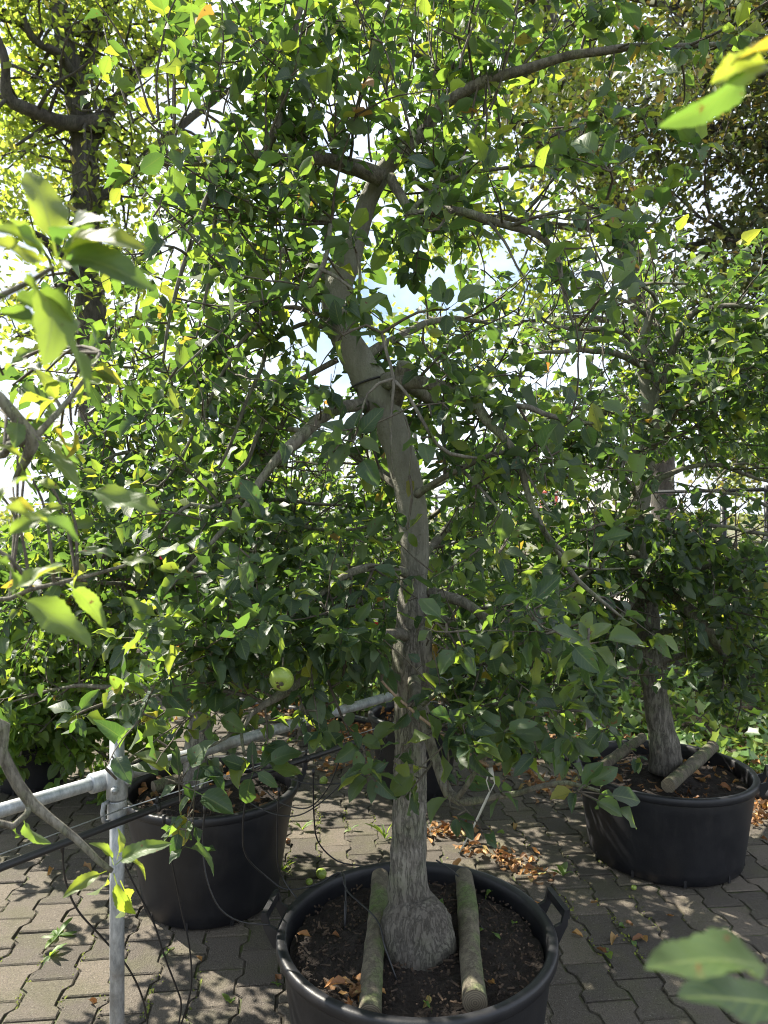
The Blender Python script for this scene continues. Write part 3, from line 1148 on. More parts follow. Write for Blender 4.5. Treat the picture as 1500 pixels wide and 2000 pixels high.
def big_tree(name, label, base, limbs, bark, leafmat, templates, size, n_sub, per, rad, sub_len, seed, trunk_n=1, gap=None, crown=None):
    """limbs: list of (pts, radii). The first is the trunk. Sub branches are grown from the others"""
    rg = random.Random(seed)
    root = tag(empty(name, base), label, 'tree', None)
    centers = []
    tw = Acc()
    for i, (pts, rad_) in enumerate(limbs):
        acc = Acc()
        p, r = smooth_path(pts, 0.08, rad_)
        tube(acc, p, r, 12, True, 0.16, 5, seed + i)
        part('trunk' if i < trunk_n else 'branch', acc, M[bark], root)
        ln = np.linalg.norm(np.diff(p, axis=0), axis=1).sum()
        k = int(n_sub * ln)
        for _ in range(k):
            j = rg.randrange(int(len(p) * (0.45 if i < trunk_n else 0.12)), len(p))
            b = Vector(p[j])
            d = Vector((rg.gauss(0, 1), rg.gauss(0, 1), rg.gauss(0.15, 0.7))).normalized()
            L_ = rg.uniform(0.4, 1.0) * sub_len
            q = b.copy(); pts2 = [q.copy()]
            kk = 6
            for s in range(kk):
                d = (d + Vector((rg.gauss(0, .25), rg.gauss(0, .25), rg.gauss(-0.03, .25)))).normalized()
                q = q + d * (L_ / kk)
                pts2.append(q.copy())
                if s >= 2 and (gap is None or not gap(q)):
                    centers.append(tuple(q + Vector((rg.gauss(0, .1), rg.gauss(0, .1), rg.gauss(0, .1)))))
            r0 = min(r[j] * 0.5, 0.03)
            tube(tw, pts2, [r0 * (1 - 0.8 * m_ / kk) for m_ in range(kk + 1)], 5, False)
    if tw.v:
        o = part('twigs', tw, M[bark], root); o['kind'] = 'stuff'
    L = Leaves()
    if crown:
        centers += crown
    clump_leaves(L, centers, per, rad, size)
    stuff_leaves('foliage', L, templates, leafmat, root)
    return len(L.s)


# oak at the left, behind the pots
D = 11.0
oak_limbs = [
    px_path([(195, 1180, D, 74), (188, 900, D, 66), (180, 640, D, 58), (172, 480, D, 52), (168, 330, D, 50), (158, 230, D, 46), (140, 140, D, 40), (120, 40, D, 34), (95, -160, D, 26), (90, -420, D, 12)]),
    px_path([(165, 240, D, 38), (205, 236, D - .1, 30), (130, 240, D - .4, 28), (60, 215, D - .8, 26), (15, 190, D - 1.0, 22), (8, 110, D - 1.2, 16), (-30, 20, D - 1.3, 10)]),
    px_path([(150, 200, D, 30), (165, 120, D + .4, 26), (195, 40, D + .6, 22), (250, -60, D + .8, 16), (330, -200, D + 1, 8)]),
    px_path([(150, 180, D, 24), (120, 110, D - .5, 18), (60, 70, D - .8, 14), (30, -40, D - .9, 8)]),
    px_path([(175, 560, D, 28), (100, 480, D - .6, 18), (30, 440, D - 1.0, 12), (-60, 420, D - 1.2, 6)]),
    px_path([(180, 400, D, 30), (260, 330, D + .3, 22), (360, 240, D + .8, 16), (470, 160, D + 1.1, 8)]),
    px_path([(165, 300, D, 30), (240, 180, D + .3, 22), (330, 60, D + .8, 16), (420, -80, D + 1.1, 8)]),
    px_path([(178, 520, D, 20), (120, 560, D - .4, 14), (50, 590, D - .8, 9), (-40, 640, D - 1, 5)]),
    px_path([(182, 700, D, 20), (240, 640, D + .4, 14), (320, 600, D + .8, 9), (420, 600, D + 1, 5)]),
    px_path([(182, 680, D, 18), (110, 640, D - .3, 12), (30, 660, D - .5, 6)]),
]
oak_n = big_tree('oak_tree', 'large oak with dark forked trunk and sunlit yellow-green leaves behind the row of pots', (oak_limbs[0][0][0].x, D, -0.05), oak_limbs, 'bark_oak', 'oak_leaf', OAK, 0.095, 6.0, 16, 0.24, 1.9, 3,
    gap=lambda q: q.y < 10.95 and 85 < 750 + F * q.x / q.y < 235 and rnd.random() < 0.85)

# a second broad tree behind the middle of the crown
D = 12.5
mid_limbs = [
    px_path([(1300, 1175, D, 50), (1285, 800, D, 46), (1230, 500, D, 44), (1140, 250, D, 44), (1072, 60, D, 44), (1040, -200, D, 34), (1030, -450, D, 14)]),
    px_path([(1070, 300, D, 26), (960, 200, D - .3, 20), (840, 120, D - .6, 14), (700, 40, D - .8, 8)]),
    px_path([(1068, 180, D, 26), (940, 60, D + .3, 20), (800, -60, D + .6, 14), (640, -140, D + .8, 8)]),
    px_path([(1062, 80, D, 26), (1180, 0, D, 20), (1300, -120, D, 12)]),
    px_path([(1215, 450, D, 20), (1080, 440, D, 14), (920, 420, D, 9), (800, 440, D, 5)]),
    px_path([(1260, 640, D, 18), (1130, 620, D, 12), (980, 640, D, 8), (860, 700, D, 5)]),
    px_path([(1062, 0, D, 26), (900, -40, D, 20), (760, -30, D - .5, 12), (620, 60, D - .8, 8), (520, 120, D - 1, 5)]),
]
mid_n = big_tree('maple_tree', 'broad light green tree rising behind the middle of the trained apple crown', (mid_limbs[0][0][0].x, D, -0.05), mid_limbs, 'bark_oak', 'oak_leaf', OAK, 0.102, 6.5, 15, 0.22, 1.7, 5,
    gap=lambda q: (850 < 750 + F * q.x / q.y < 1180) and q.z < 6.2 and rnd.random() < 0.4)

# dark copper-green beech on the right
D = 8.3
be_limbs = [
    px_path([(1720, 1260, D, 70), (1715, 900, D, 64), (1700, 500, D, 58), (1690, 100, D, 46), (1680, -300, D, 20)]),
    px_path([(1700, 560, D, 40), (1600, 500, D - .3, 26), (1450, 470, D - .6, 16), (1330, 480, D - .8, 8)]),
    px_path([(1700, 420, D, 40), (1580, 330, D, 28), (1420, 260, D - .2, 18), (1250, 230, D - .4, 10), (1120, 235, D - .5, 5)]),
    px_path([(1695, 250, D, 36), (1560, 130, D + .2, 26), (1400, 40, D + .2, 18), (1200, -10, D, 8)]),
    px_path([(1690, 120, D, 30), (1560, -40, D, 22), (1350, -150, D, 12)]),
    px_path([(1710, 760, D, 30), (1600, 700, D - .6, 20), (1480, 690, D - .9, 12), (1380, 720, D - 1, 6)]),
    px_path([(1700, 350, D, 30), (1640, 240, D - 1.0, 20), (1500, 150, D - 1.4, 14), (1320, 130, D - 1.6, 7)]),
    px_path([(1705, 640, D, 34), (1620, 590, D + .5, 22), (1480, 560, D + .8, 12), (1340, 600, D + .9, 6)]),
]
be_n = big_tree('beech_tree', 'dark copper-green beech with dense leaves filling the air beside the apple crowns', (be_limbs[0][0][0].x, D, -0.05), be_limbs, 'bark_oak', 'beech_leaf', FARS, 0.092, 15, 22, 0.20, 1.6, 9)

# pale sunlit tree beyond the road, seen past the fence
D = 21.0
fl = [px_path([(1560, 1110, D, 16), (1540, 950, D, 13), (1490, 800, D, 9), (1450, 640, D, 5)]),
      px_path([(1540, 950, D, 9), (1420, 890, D, 6), (1370, 780, D, 4)]), px_path([(1530, 920, D, 9), (1430, 930, D, 6), (1390, 960, D, 4)])]
big_tree('roadside_tree', 'small sunlit yellow-green tree standing beyond the road', (fl[0][0][0].x, D, -0.05), fl, 'bark_oak', 'hedge_leaf', FARL, 0.16, 4.0, 14, 0.26, 1.5, 21)

# shrubs standing behind the row of pots on the left
def shrub(name, label, base, h, w, n, leafmat, seed, size=0.07):
    rg = random.Random(seed)
    root = tag(empty(name, base), label, 'shrub')
    acc = Acc(); ctr = []
    for i in range(16):
        a = rg.uniform(0, 6.28); rr = rg.uniform(0.2, 1.0) * w
        tip = Vector(base) + Vector((math.cos(a) * rr, math.sin(a) * rr * 0.7, h * rg.uniform(0.55, 1.0)))
        mid = Vector(base).lerp(tip, 0.5) + Vector((rg.gauss(0, .08), rg.gauss(0, .08), .1))
        p, r = smooth_path([base, mid, tip], 0.08, [0.014, 0.009, 0.003])
        tube(acc, p, r, 5, False)
        for q in p[int(len(p) * 0.25):]:
            ctr.append(tuple(q))
    o = part('stems', acc, M['twig'], root); o['kind'] = 'stuff'
    L = Leaves()
    clump_leaves(L, ctr, max(1, int(n / len(ctr))), 0.13, size)
    stuff_leaves('foliage', L, FARL, leafmat, root)


shrub('leafy_shrub', 'tall rounded green shrub behind the potted trees near the oak', (-2.9, 6.9, 0), 2.0, 0.9, 3600, 'leaf', 31)
shrub('leafy_shrub', 'wide dark green shrub behind the tree pot standing under the steel railing', (-1.5, 7.4, 0), 1.75, 1.0, 3600, 'leaf', 32)
shrub('leafy_shrub', 'mid green shrub rising out of the ivy behind the swollen-footed apple tree', (0.0, 7.3, 0.15), 1.45, 0.9, 3000, 'leaf', 33)
shrub('leafy_shrub', 'low green shrub in the ivy between the two big pots', (1.35, 6.9, 0.2), 0.85, 0.8, 2200, 'leaf', 34)
shrub('leafy_shrub', 'low green shrub in front of the wire fence posts', (3.1, 6.6, 0.25), 0.85, 0.9, 2600, 'leaf', 35)

# ivy ground cover
def ivy_s(n):
    out = []
    while len(out) < n:
        s = rnd.uniform(-2.2, 6.2); m_ = rnd.random() ** 1.5 * 4.6 + 0.16
        q = PIPE_A + PD * s + PN * m_
        if mnoise.noise(Vector((q.x * 1.7, q.y * 1.7, 5))) < -0.32 + 0.25 * (m_ < 0.5):
            continue
        out.append((q.x, q.y, bed_h(q.x, q.y) + abs(rnd.gauss(0.05, 0.05))))
    return np.array(out)


L = leaf_cloud(13500, ivy_s, 0.078, up=0.9)
ivy = tag(empty('ivy', (1.0, 5.6, 0)), 'glossy green ivy carpet covering the bed behind the pots', 'ivy', None, 'stuff')
stuff_leaves('leaves', L, IVY, 'ivy_leaf', ivy)


# ------------------------------------------------------------------ pots
def make_pot(label, x, y, rr, h, taper, handles, group=None, rimh=0.035):
    root = tag(empty('plant_pot', (x, y, 0)), label, 'plant pot', group)
    rb = rr * taper
    acc = Acc()
    prof = [(0.0, 0.004), (rb - 0.012, 0.004), (rb, 0.014)]
    for i in range(1, 9):
        t_ = i / 8
        prof.append((rb + (rr - 0.016 - rb) * t_, 0.014 + (h - rimh - 0.014) * t_))
    ri = rr - 0.034
    prof += [(ri + 0.010, h - rimh - 0.03), (ri - 0.004, h - 0.10), (ri - 0.02, h - 0.2)]
    body_prof = prof[:11] + [(rr - 0.017, h - rimh + 0.004)]
    lathe(acc, body_prof, (x, y, 0), 96)
    part('body', acc, M['pot'], root)
    acc = Acc()
    rim = [(rr - 0.018, h - rimh), (rr - 0.004, h - rimh + 0.002), (rr, h - rimh + 0.007), (rr, h - 0.007), (rr - 0.004, h - 0.001), (rr - 0.012, h),
           (rr - 0.024, h - 0.001), (rr - 0.030, h - 0.006), (rr - 0.033, h - 0.03), (rr - 0.036, h - 0.09), (rr - 0.045, h - 0.20)]
    lathe(acc, rim, (x, y, 0), 96)
    part('rim', acc, M['pot'], root)
    for ang in handles:
        a = R(ang)
        er = Vector((math.cos(a), math.sin(a), 0)); et = Vector((-math.sin(a), math.cos(a), 0))
        c = Vector((x, y, h))
        acc = Acc()
        rot = Matrix((er, et, Vector((0, 0, 1)))).transposed()
        for s in (-1, 1):
            # triangular cheek of the handle
            t0 = 0.011
            pts = []
            for tt in (-t0 / 2, t0 / 2):
                for (u, w) in ((rr - 0.008, -0.060), (rr + 0.006, -0.060), (rr + 0.036, -0.004), (rr + 0.040, 0.038), (rr + 0.027, 0.040), (rr + 0.018, 0.004), (rr - 0.008, -0.008)):
                    pts.append(tuple(c + er * u + et * (s * 0.062 + tt) + Vector((0, 0, w))))
            k = 7
            f5 = np.array([list(range(k))[::-1], list(range(k, 2 * k))])
            fq = np.array([[i, (i + 1) % k, (i + 1) % k + k, i + k] for i in range(k)])
            acc.add(pts, [f5, fq])
        box(acc, c + er * (rr + 0.0345) + Vector((0, 0, 0.028)), 0.016, 0.1352, 0.028, rot)
        part('handle', acc, M['pot'], root, False)
    # drain notches at the foot
    for k in range(10):
        a = k * 0.628 + 0.2
        acc = Acc()
        er = Vector((math.cos(a), math.sin(a), 0)); et = Vector((-math.sin(a), math.cos(a), 0))
        rot = Matrix((er, et, Vector((0, 0, 1)))).transposed()
        box(acc, Vector((x, y, 0.022)) + er * (rb + 0.001), 0.006, 0.012, 0.03, rot)
        part('drain_rib', acc, M['hose'], root, False)
    return root


def make_soil(label, x, y, rr, z, amp=0.012, chips=260, leaves=0):
    acc = Acc()
    nr_, na = 34, 96
    v = [(x, y, z + 0.032)]
    for i in range(1, nr_ + 1):
        for j in range(na):
            q = rr * i / nr_; a = j * 2 * math.pi / na
            xx = x + q * math.cos(a); yy = y + q * math.sin(a)
            hh = amp * (mnoise.fractal(Vector((xx * 14, yy * 14, z * 7)), 0.7, 2.1, 5)) + 0.008 * mnoise.noise(Vector((xx * 5, yy * 5, 1)))
            v.append((xx, yy, z + hh + 0.022 * math.exp(-((q / rr) / 0.36) ** 2) - 0.012 * (i / nr_) ** 6))
    f3 = np.array([(0, 1 + j, 1 + (j + 1) % na) for j in range(na)])
    f4 = np.array([(1 + i * na + j, 1 + (i + 1) * na + j, 1 + (i + 1) * na + (j + 1) % na, 1 + i * na + (j + 1) % na) for i in range(nr_ - 1) for j in range(na)])
    acc.add(v, [f3, f4])
    o = thing_mesh('potting_soil', acc, M['soil'], (x, y, z), label, 'soil', None, 'stuff')
    acc = Acc()
    for _ in range(chips):
        q = rr * math.sqrt(rnd.random()) * 0.97; a = rnd.uniform(0, 6.283)
        c = Vector((x + q * math.cos(a), y + q * math.sin(a), z + 0.008 + rnd.uniform(0, 0.010)))
        rot = Matrix.Rotation(rnd.uniform(0, 6.28), 3, 'Z') @ Matrix.Rotation(rnd.gauss(0, 0.5), 3, 'X') @ Matrix.Rotation(rnd.gauss(0, .4), 3, 'Y')
        box(acc, c, rnd.uniform(0.003, 0.008) * (4 if rnd.random() < 0.15 else 1), rnd.uniform(0.002, 0.006), rnd.uniform(0.002, 0.006), rot)
    cm = part('bark_chips', acc, M['chip'], o, False)
    cm['kind'] = 'stuff'
    return o


M['chip'] = simple_noise_mat('bark_chip', (0.02, 0.014, 0.010), (0.085, 0.055, 0.034), 25)

make_pot('large black plastic pot holding the swollen apple trunk and two logs', 0.095, 2.15, 0.41, 0.375, 0.86, (10, 172))
make_pot('large black plastic pot beside the ivy, holding a tree and short logs', 1.315, 3.42, 0.405, 0.405, 0.84, (-22, 150))
make_pot('tall black plastic pot behind the upright steel railing post', -0.72, 3.04, 0.36, 0.466, 0.76, (28, 160))
make_pot('narrow tall black plastic pot standing on orange leaf litter beside the pipe', 0.178, 4.20, 0.27, 0.446, 0.76, ())
make_pot('small black plastic pot under the bright green bush by the railing', -2.06, 4.25, 0.21, 0.34, 0.80, ())
make_soil('dark brown soil in the pot with the swollen trunk and two logs', 0.095, 2.15, 0.371, 0.325, 0.020, 900)
make_soil('dark soil with leaf litter in the big pot beside the ivy', 1.315, 3.42, 0.366, 0.35)
make_soil('dark soil in the tall pot behind the steel post', -0.72, 3.04, 0.32, 0.412)
make_soil('dark soil in the narrow pot on the leaf litter', 0.178, 4.20, 0.23, 0.40, 0.01, 120)
make_soil('dark soil under the bright green bush', -2.06, 4.25, 0.17, 0.29, 0.01, 80)


def end_grain():
    m, t, b = new_mat('log_end_grain')
    tc = t.nodes.new('ShaderNodeTexCoord')
    w = t.nodes.new('ShaderNodeTexWave')
    w.wave_type = 'RINGS'
    w.rings_direction = 'SPHERICAL'
    w.inputs['Scale'].default_value = 60
    w.inputs['Distortion'].default_value = 2.0
    t.links.new(tc.outputs['Object'], w.inputs['Vector'])
    t.links.new(mix_c(t, w.outputs['Fac'], (0.10, 0.08, 0.055), (0.19, 0.16, 0.11)), b.inputs['Base Color'])
    b.inputs['Roughness'].default_value = 0.9
    return m


M['end_grain'] = end_grain()


def log(a, b, r_, label, seed):
    acc = Acc()
    a, b = Vector(a), Vector(b)
    p, r2 = smooth_path([a, a.lerp(b, 0.35) + Vector((0.003, 0, 0.001)), a.lerp(b, 0.7) - Vector((0.002, 0, 0)), b], 0.010, [r_ * 0.95, r_ * 1.0, r_ * 0.97, r_])
    tube(acc, p, r2, 22, False, 0.06, 12, seed)
    v = acc.v[0]
    for i in range(len(v)):          # a drying split along the top and a little grain relief
        c = p[i // 22]; o_ = v[i] - c
        ang = i % 22
        v[i] = c + o_ * (1 - (0.10 if ang == seed % 22 else 0.0) + 0.02 * mnoise.noise(Vector(v[i]) * 60))
    o = thing_mesh('wooden_log', acc, M['log'], a.lerp(b, 0.5) - Vector((0, 0, r_)), label, 'log')
    for ring, e, sgn in ((v[:22], a, -1), (v[-22:], b, 1)):
        acc2 = Acc()
        ax = (b - a).normalized() * sgn * 0.001
        acc2.add([tuple(Vector(q) + ax) for q in ring] + [tuple(e + ax * 3)], np.array([(i, (i + 1) % 22, 22) if sgn > 0 else ((i + 1) % 22, i, 22) for i in range(22)]))
        me = acc2.mesh('cut_end', M['end_grain'], False)
        me.transform(Matrix.Translation(-e))
        link('cut_end', me, o, e - Vector(o.location))


log(P(742, 1712, 2.46), P(722, 1985, 1.81), 0.030, 'mossy green wooden log lying on the soil beside the swollen trunk foot, tube across it', 3)
log(P(906, 1712, 2.48), P(928, 1958, 1.85), 0.032, 'greyish cracked wooden log in the pot, on the trunk side with the apple and leaves', 8)
log(P(1255, 1440, 3.68), P(1150, 1515, 3.16), 0.024, 'thin mossy log on soil of the pot beside the ivy, left of its trunk', 5)
log(P(1392, 1458, 3.66), P(1305, 1535, 3.12), 0.030, 'thick mossy log leaning on soil of the pot beside the ivy, right of its trunk', 6)
log(P(300, 1538, 3.05), P(430, 1500, 3.25), 0.028, 'grey log lying in the tall pot behind the railing', 7)

# ------------------------------------------------------------------ railing, hose, pipe
RA = Vector((-0.716, 1.90)); RDIR = Vector((0.735, 0.845)).normalized()
RAILZ = 0.904
rail = tag(empty('steel_railing', (RA.x, RA.y, 0)), 'galvanised steel tube railing running between the pots', 'railing')
acc = Acc()
a = RA - RDIR * 1.6; b = RA + RDIR * 4.4
tube(acc, [(a.x, a.y, RAILZ), (RA.x, RA.y, RAILZ), (b.x, b.y, RAILZ)], 0.0168, 20)
part('rail', acc, M['galv'], rail)
for s in (0.0, 2.75):
    q = RA + RDIR * s
    off = Vector((RDIR.y, -RDIR.x)) * 0.036
    q = q + off
    acc = Acc()
    tube(acc, [(q.x, q.y, 0.0), (q.x, q.y, 0.6), (q.x, q.y, 1.028)], 0.0182, 20)
    po = part('post', acc, M['galv'], rail)
    acc = Acc()
    lathe(acc, [(0.0, 0.010), (0.012, 0.009), (0.0175, 0.006), (0.0192, 0.0), (0.0192, -0.008), (0.0184, -0.008)], (q.x, q.y, 1.028), 24)
    part('cap', acc, M['hose'] if s else M['galv'], po)
    # crossover fitting: sleeve on the post, sleeve on the rail
    acc = Acc()
    lathe(acc, [(0.0185, -0.042), (0.0255, -0.042), (0.0262, -0.039), (0.0262, 0.039), (0.0255, 0.042), (0.0185, 0.042)], (q.x, q.y, RAILZ), 28)
    c = RA + RDIR * s
    d3 = Vector((RDIR.x, RDIR.y, 0))
    cc = Vector((c.x, c.y, RAILZ))
    tube(acc, [cc - d3 * 0.055, cc - d3 * 0.052, cc - d3 * 0.0, cc + d3 * 0.052, cc + d3 * 0.055], [0.0235, 0.0255, 0.0258, 0.0255, 0.0235], 28)
    fit = part('clamp', acc, M['galv'], rail)
    for k in (-0.030, 0.026):
        acc = Acc()
        nrm = Vector((RDIR.y, -RDIR.x, 0))
        base = Vector((q.x, q.y, RAILZ)) + d3 * k * 0.6 + nrm * 0.018 + Vector((0, 0, -0.004 + k * 0.25))
        nn3 = (nrm + d3 * k * 9).normalized()
        tube(acc, [base, base + nn3 * 0.012, base + nn3 * 0.0125, base + nn3 * 0.007], [0.0088, 0.0088, 0.0055, 0.005], 14)
        part('set_screw', acc, M['galv'], fit)
    # lower hook clamp that carries wire and hose
    acc = Acc()
    zc = 0.835
    lathe(acc, [(0.0185, -0.024), (0.0235, -0.024), (0.0242, -0.021), (0.0242, 0.021), (0.0235, 0.024), (0.0185, 0.024)], (q.x, q.y, zc), 24)
    hk = Vector((q.x, q.y, zc)) - d3 * 0.024
    tube(acc, [hk + Vector((0, 0, -0.025)), hk - d3 * 0.012 + Vector((0, 0, -0.022)), hk - d3 * 0.016, hk - d3 * 0.012 + Vector((0, 0, 0.022)), hk + Vector((0, 0, 0.024))], 0.006, 8)
    part('hook_clamp', acc, M['galv'], rail)

HOFF = Vector((RDIR.y, -RDIR.x)) * 0.066


def hose_pt(s, z):
    q = RA + RDIR * s + HOFF
    return Vector((q.x, q.y, z))


hose = tag(empty('drip_hose', tuple(hose_pt(0, 0.80))), 'black irrigation hose slung below the steel railing with thin drip tubes', 'hose')
acc = Acc()
hp = [hose_pt(-1.2, 0.775), hose_pt(-0.75, 0.79), hose_pt(-0.35, 0.800), hose_pt(0.0, 0.812), hose_pt(0.2, 0.816), hose_pt(0.6, 0.808), hose_pt(0.9, 0.806), hose_pt(1.3, 0.80), hose_pt(2.0, 0.79), hose_pt(2.75, 0.81), hose_pt(3.6, 0.79)]
p, r2 = smooth_path(hp, 0.03, [0.0095] * len(hp))
tube(acc, p, r2, 14)
part('hose', acc, M['hose'], hose)
acc = Acc()
wp = [hose_pt(-1.2, 0.800), hose_pt(0.0, 0.842), hose_pt(1.3, 0.825), hose_pt(2.75, 0.842)]
for i in range(3):
    tube(acc, [wp[i], wp[i + 1]], 0.0016, 6)
part('support_wire', acc, M['galv'], hose)
for s in (0.11, 0.63, 1.12, 1.55):
    q = hose_pt(s, 0.81)
    acc = Acc()
    d3 = Vector((RDIR.x, RDIR.y, 0))
    j = int(np.argmin(np.linalg.norm(p - np.array(q), axis=1)))
    q = Vector(p[j])
    tube(acc, [q - d3 * 0.006, q + d3 * 0.006], 0.0125, 12)
    box(acc, q + Vector((0, 0, 0.018)), 0.008, 0.008, 0.022)
    part('clip', acc, M['hose'], hose)

tubes = [
    [(122, 1655, 1.76), (128, 1720, 1.80), (152, 1778, 1.88), (200, 1832, 1.96), (250, 1890, 2.06), (280, 1955, 2.14), (292, 2030, 2.19)],
    [(235, 1672, 1.93), (268, 1740, 1.97), (300, 1802, 2.03), (322, 1870, 2.08), (345, 1930, 2.14), (354, 1965, 2.17), (343, 2030, 2.2)],
    [(320, 1600, 2.02), (335, 1680, 2.06), (355, 1780, 2.12), (370, 1850, 2.14), (374, 1920, 2.17), (362, 1975, 2.19), (343, 2030, 2.2)],
    [(400, 1580, 2.12), (396, 1650, 2.12), (405, 1720, 2.10), (430, 1775, 2.10), (470, 1800, 2.12), (526, 1806, 2.13)],
    [(480, 1558, 2.22), (474, 1620, 2.24), (481, 1672, 2.28), (520, 1712, 2.34), (560, 1737, 2.36), (620, 1727, 2.38), (652, 1708, 2.39), (668, 1706, 2.36), (678, 1740, 2.30), (735, 1795, 2.13), (752, 1850, 2.03), (775, 1915, 1.98)],
    [(612, 1508, 2.42), (613, 1590, 2.46), (622, 1645, 2.52), (660, 1682, 2.58), (710, 1692, 2.58), (740, 1705, 2.50), (755, 1722, 2.40)],
    [(710, 1462, 2.56), (662, 1535, 2.58), (595, 1588, 2.66), (545, 1592, 2.72), (500, 1575, 2.78), (478, 1558, 2.86)],
    [(754, 1440, 2.62), (732, 1492, 2.66), (682, 1526, 2.70), (605, 1531, 2.74), (552, 1514, 2.82)],
    [(664, 1482, 2.5), (640, 1540, 2.52), (600, 1578, 2.6), (548, 1568, 2.7), (520, 1545, 2.8)],
    [(545, 1545, 2.30), (541, 1620, 2.32), (543, 1690, 2.36), (556, 1722, 2.38), (580, 1755, 2.32)],
]
for tp in tubes:
    acc = Acc()
    pts = [P(*q) for q in tp]
    pp, rr2 = smooth_path(pts, 0.02, [0.0026] * len(pts))
    tube(acc, pp, rr2, 8)
    q0 = pts[0]
    tube(acc, [q0 + Vector((0, 0, 0.012)), q0 - Vector((0, 0, 0.012))], [0.006, 0.0045], 8)
    part('drip_tube', acc, M['hose'], hose)


def spike_tube(tp, label, spike=None):
    acc = Acc()
    pts = [P(*q) for q in tp]
    pp, rr2 = smooth_path(pts, 0.015, [0.0026] * len(pts))
    tube(acc, pp, rr2, 8)
    if spike:
        a = P(*spike[0]); b = P(*spike[1])
        tube(acc, [a, a.lerp(b, 0.5), b], [0.0045, 0.0040, 0.0025], 8)
    thing_mesh('drip_spike', acc, M['hose'], pts[0], label, 'drip tube')


spike_tube([(655, 1712, 2.40), (668, 1704, 2.38), (674, 1722, 2.30), (675, 1760, 2.24)], 'thin black drip spike stuck upright in the soil beside the mossy log', ((675, 1760, 2.24), (673, 1842, 2.20)))
spike_tube([(852, 1680, 2.50), (885, 1702, 2.46), (915, 1735, 2.38), (928, 1768, 2.30), (934, 1800, 2.24), (944, 1815, 2.2)], 'thin black drip tube crossing the cracked log in the pot')
spike_tube([(1090, 1432, 3.9), (1150, 1436, 3.75), (1210, 1440, 3.62), (1240, 1452, 3.6)], 'thin black tube entering the pot beside the ivy over its back rim')
spike_tube([(1120, 1500, 3.2), (1170, 1494, 3.3), (1220, 1492, 3.4), (1268, 1474, 3.45)], 'thin black tube over the front rim of the pot beside the ivy')

acc = Acc()
pts = [(*(PIPE_A + PD * s + PN * (0.03 * math.sin(s * 1.3) + 0.02)), 0.034) for s in np.arange(-2.4, 6.0, 0.2)]
tube(acc, pts, 0.030, 14)
thing_mesh('irrigation_pipe', acc, M['pipe'], pts[12], 'thick black pipe lying on the ground along the edge of the ivy bed', 'pipe')

# ------------------------------------------------------------------ main apple tree
def keep_main(p):
    # open centre of the pruned crown: little foliage directly before the stem, and a gap on one flank
    if p.z < 1.02 and p.x < 0.05:
        return 0.35 if p.z > 0.85 else 0.0
    if p.z < 0.62:
        return 0.0
    if p.x > 0.05 and p.z < 1.0:
        return 0.55 if p.z > 0.89 else 0.04
    if p.x > 0.2 and p.z < 1.6 and T.rng.random() < 0.22:
        return 0.0
    if p.z < 1.13 and p.x < -0.36:
        return 0.12
    if p.x < -0.74 and p.z > 1.95:
        return 0.12
    sx = 0.08 if p.z < 1.5 else (0.08 - (p.z - 1.5) * 0.30 if p.z < 2.2 else -0.10)
    if p.y < 2.12 and abs(p.x - sx) < 0.085 and p.z < 2.12:
        return 0.22
    if (p.x + 0.24) ** 2 + (p.z - 1.22) ** 2 < 0.12 ** 2 and p.y < 1.75:
        return 0.0
    if (p.x - 0.36) ** 2 / 0.30 ** 2 + (p.z - 2.17) ** 2 / 0.26 ** 2 < 1:
        return 0.42
    if (p.x + 0.24) ** 2 / 0.16 ** 2 + (p.z - 1.76) ** 2 / 0.15 ** 2 < 1:
        return 0.2
    if -0.64 < p.x < -0.15 and 1.62 < p.z < 2.42 and p.y < 2.06:
        return 0.55
    if 0.25 < p.x < 0.62 and 1.33 < p.z < 1.92 and p.y < 1.90:
        return 0.55
    if p.z > 2.45:
        return 0.78
    if p.x > 0.35 and abs(p.z - 1.66) < 0.12:
        return 0.45
    return 1.0


T = AppleTree('apple_tree', (0.095, 2.15, 0.30), 'old apple tree with swollen trunk foot and bent grey trunk, green apple hanging', 'tree', leaf=0.053, keep=keep_main, seed=5)
d = 2.15
tp, tr = px_path([(818, 1935, 2.13, 70), (818, 1905, 2.13, 112), (816, 1865, 2.13, 143), (812, 1825, 2.13, 147), (807, 1798, 2.13, 132), (801, 1772, 2.14, 106), (797, 1748, d, 88), (796, 1715, d, 80), (798, 1660, d, 77), (800, 1560, d, 73), (802, 1460, d, 72),
    (804, 1380, d, 78), (806, 1310, d, 90), (806, 1250, d, 88), (807, 1190, d, 72), (808, 1130, d, 62), (809, 1050, d, 59), (802, 970, d, 60), (782, 890, d, 60), (757, 815, d, 66), (728, 755, d, 72), (696, 700, d, 62), (668, 650, d, 56),
    (655, 600, d, 54), (664, 550, 2.16, 56), (684, 500, 2.18, 48), (700, 450, 2.2, 42), (722, 385, 2.2, 38), (752, 330, 2.18, 35), (792, 290, 2.16, 32)])
def foot_lumps(q, o):
    # uneven graft swelling with a side lobe
    if q[2] > 0.58:
        return 0.0
    w = 1 - min(1.0, abs(q[2] - 0.40) / 0.16)
    return w * (0.018 * mnoise.noise(Vector((q[0] * 11, q[1] * 11, q[2] * 13))) + 0.022 * max(0.0, o[0] * 0.9 - o[1] * 0.35 - 0.3) + 0.006 * abs(mnoise.noise(Vector((q[0] * 30, q[1] * 30, q[2] * 38)))))


tr = [r_ * (0.93 if i < 6 else 0.86 if i < 16 else 0.96) for i, r_ in enumerate(tr)]
T.trunk(tp, tr, 60, 0.0078, 0.085, 14, ridges=0.0048, lumps=foot_lumps)


def TL(pts, leafy=1.0, **kw):
    a, b = px_path(pts)
    T.limb(a, [r_ * 0.82 for r_ in b], leafy=leafy, **kw)


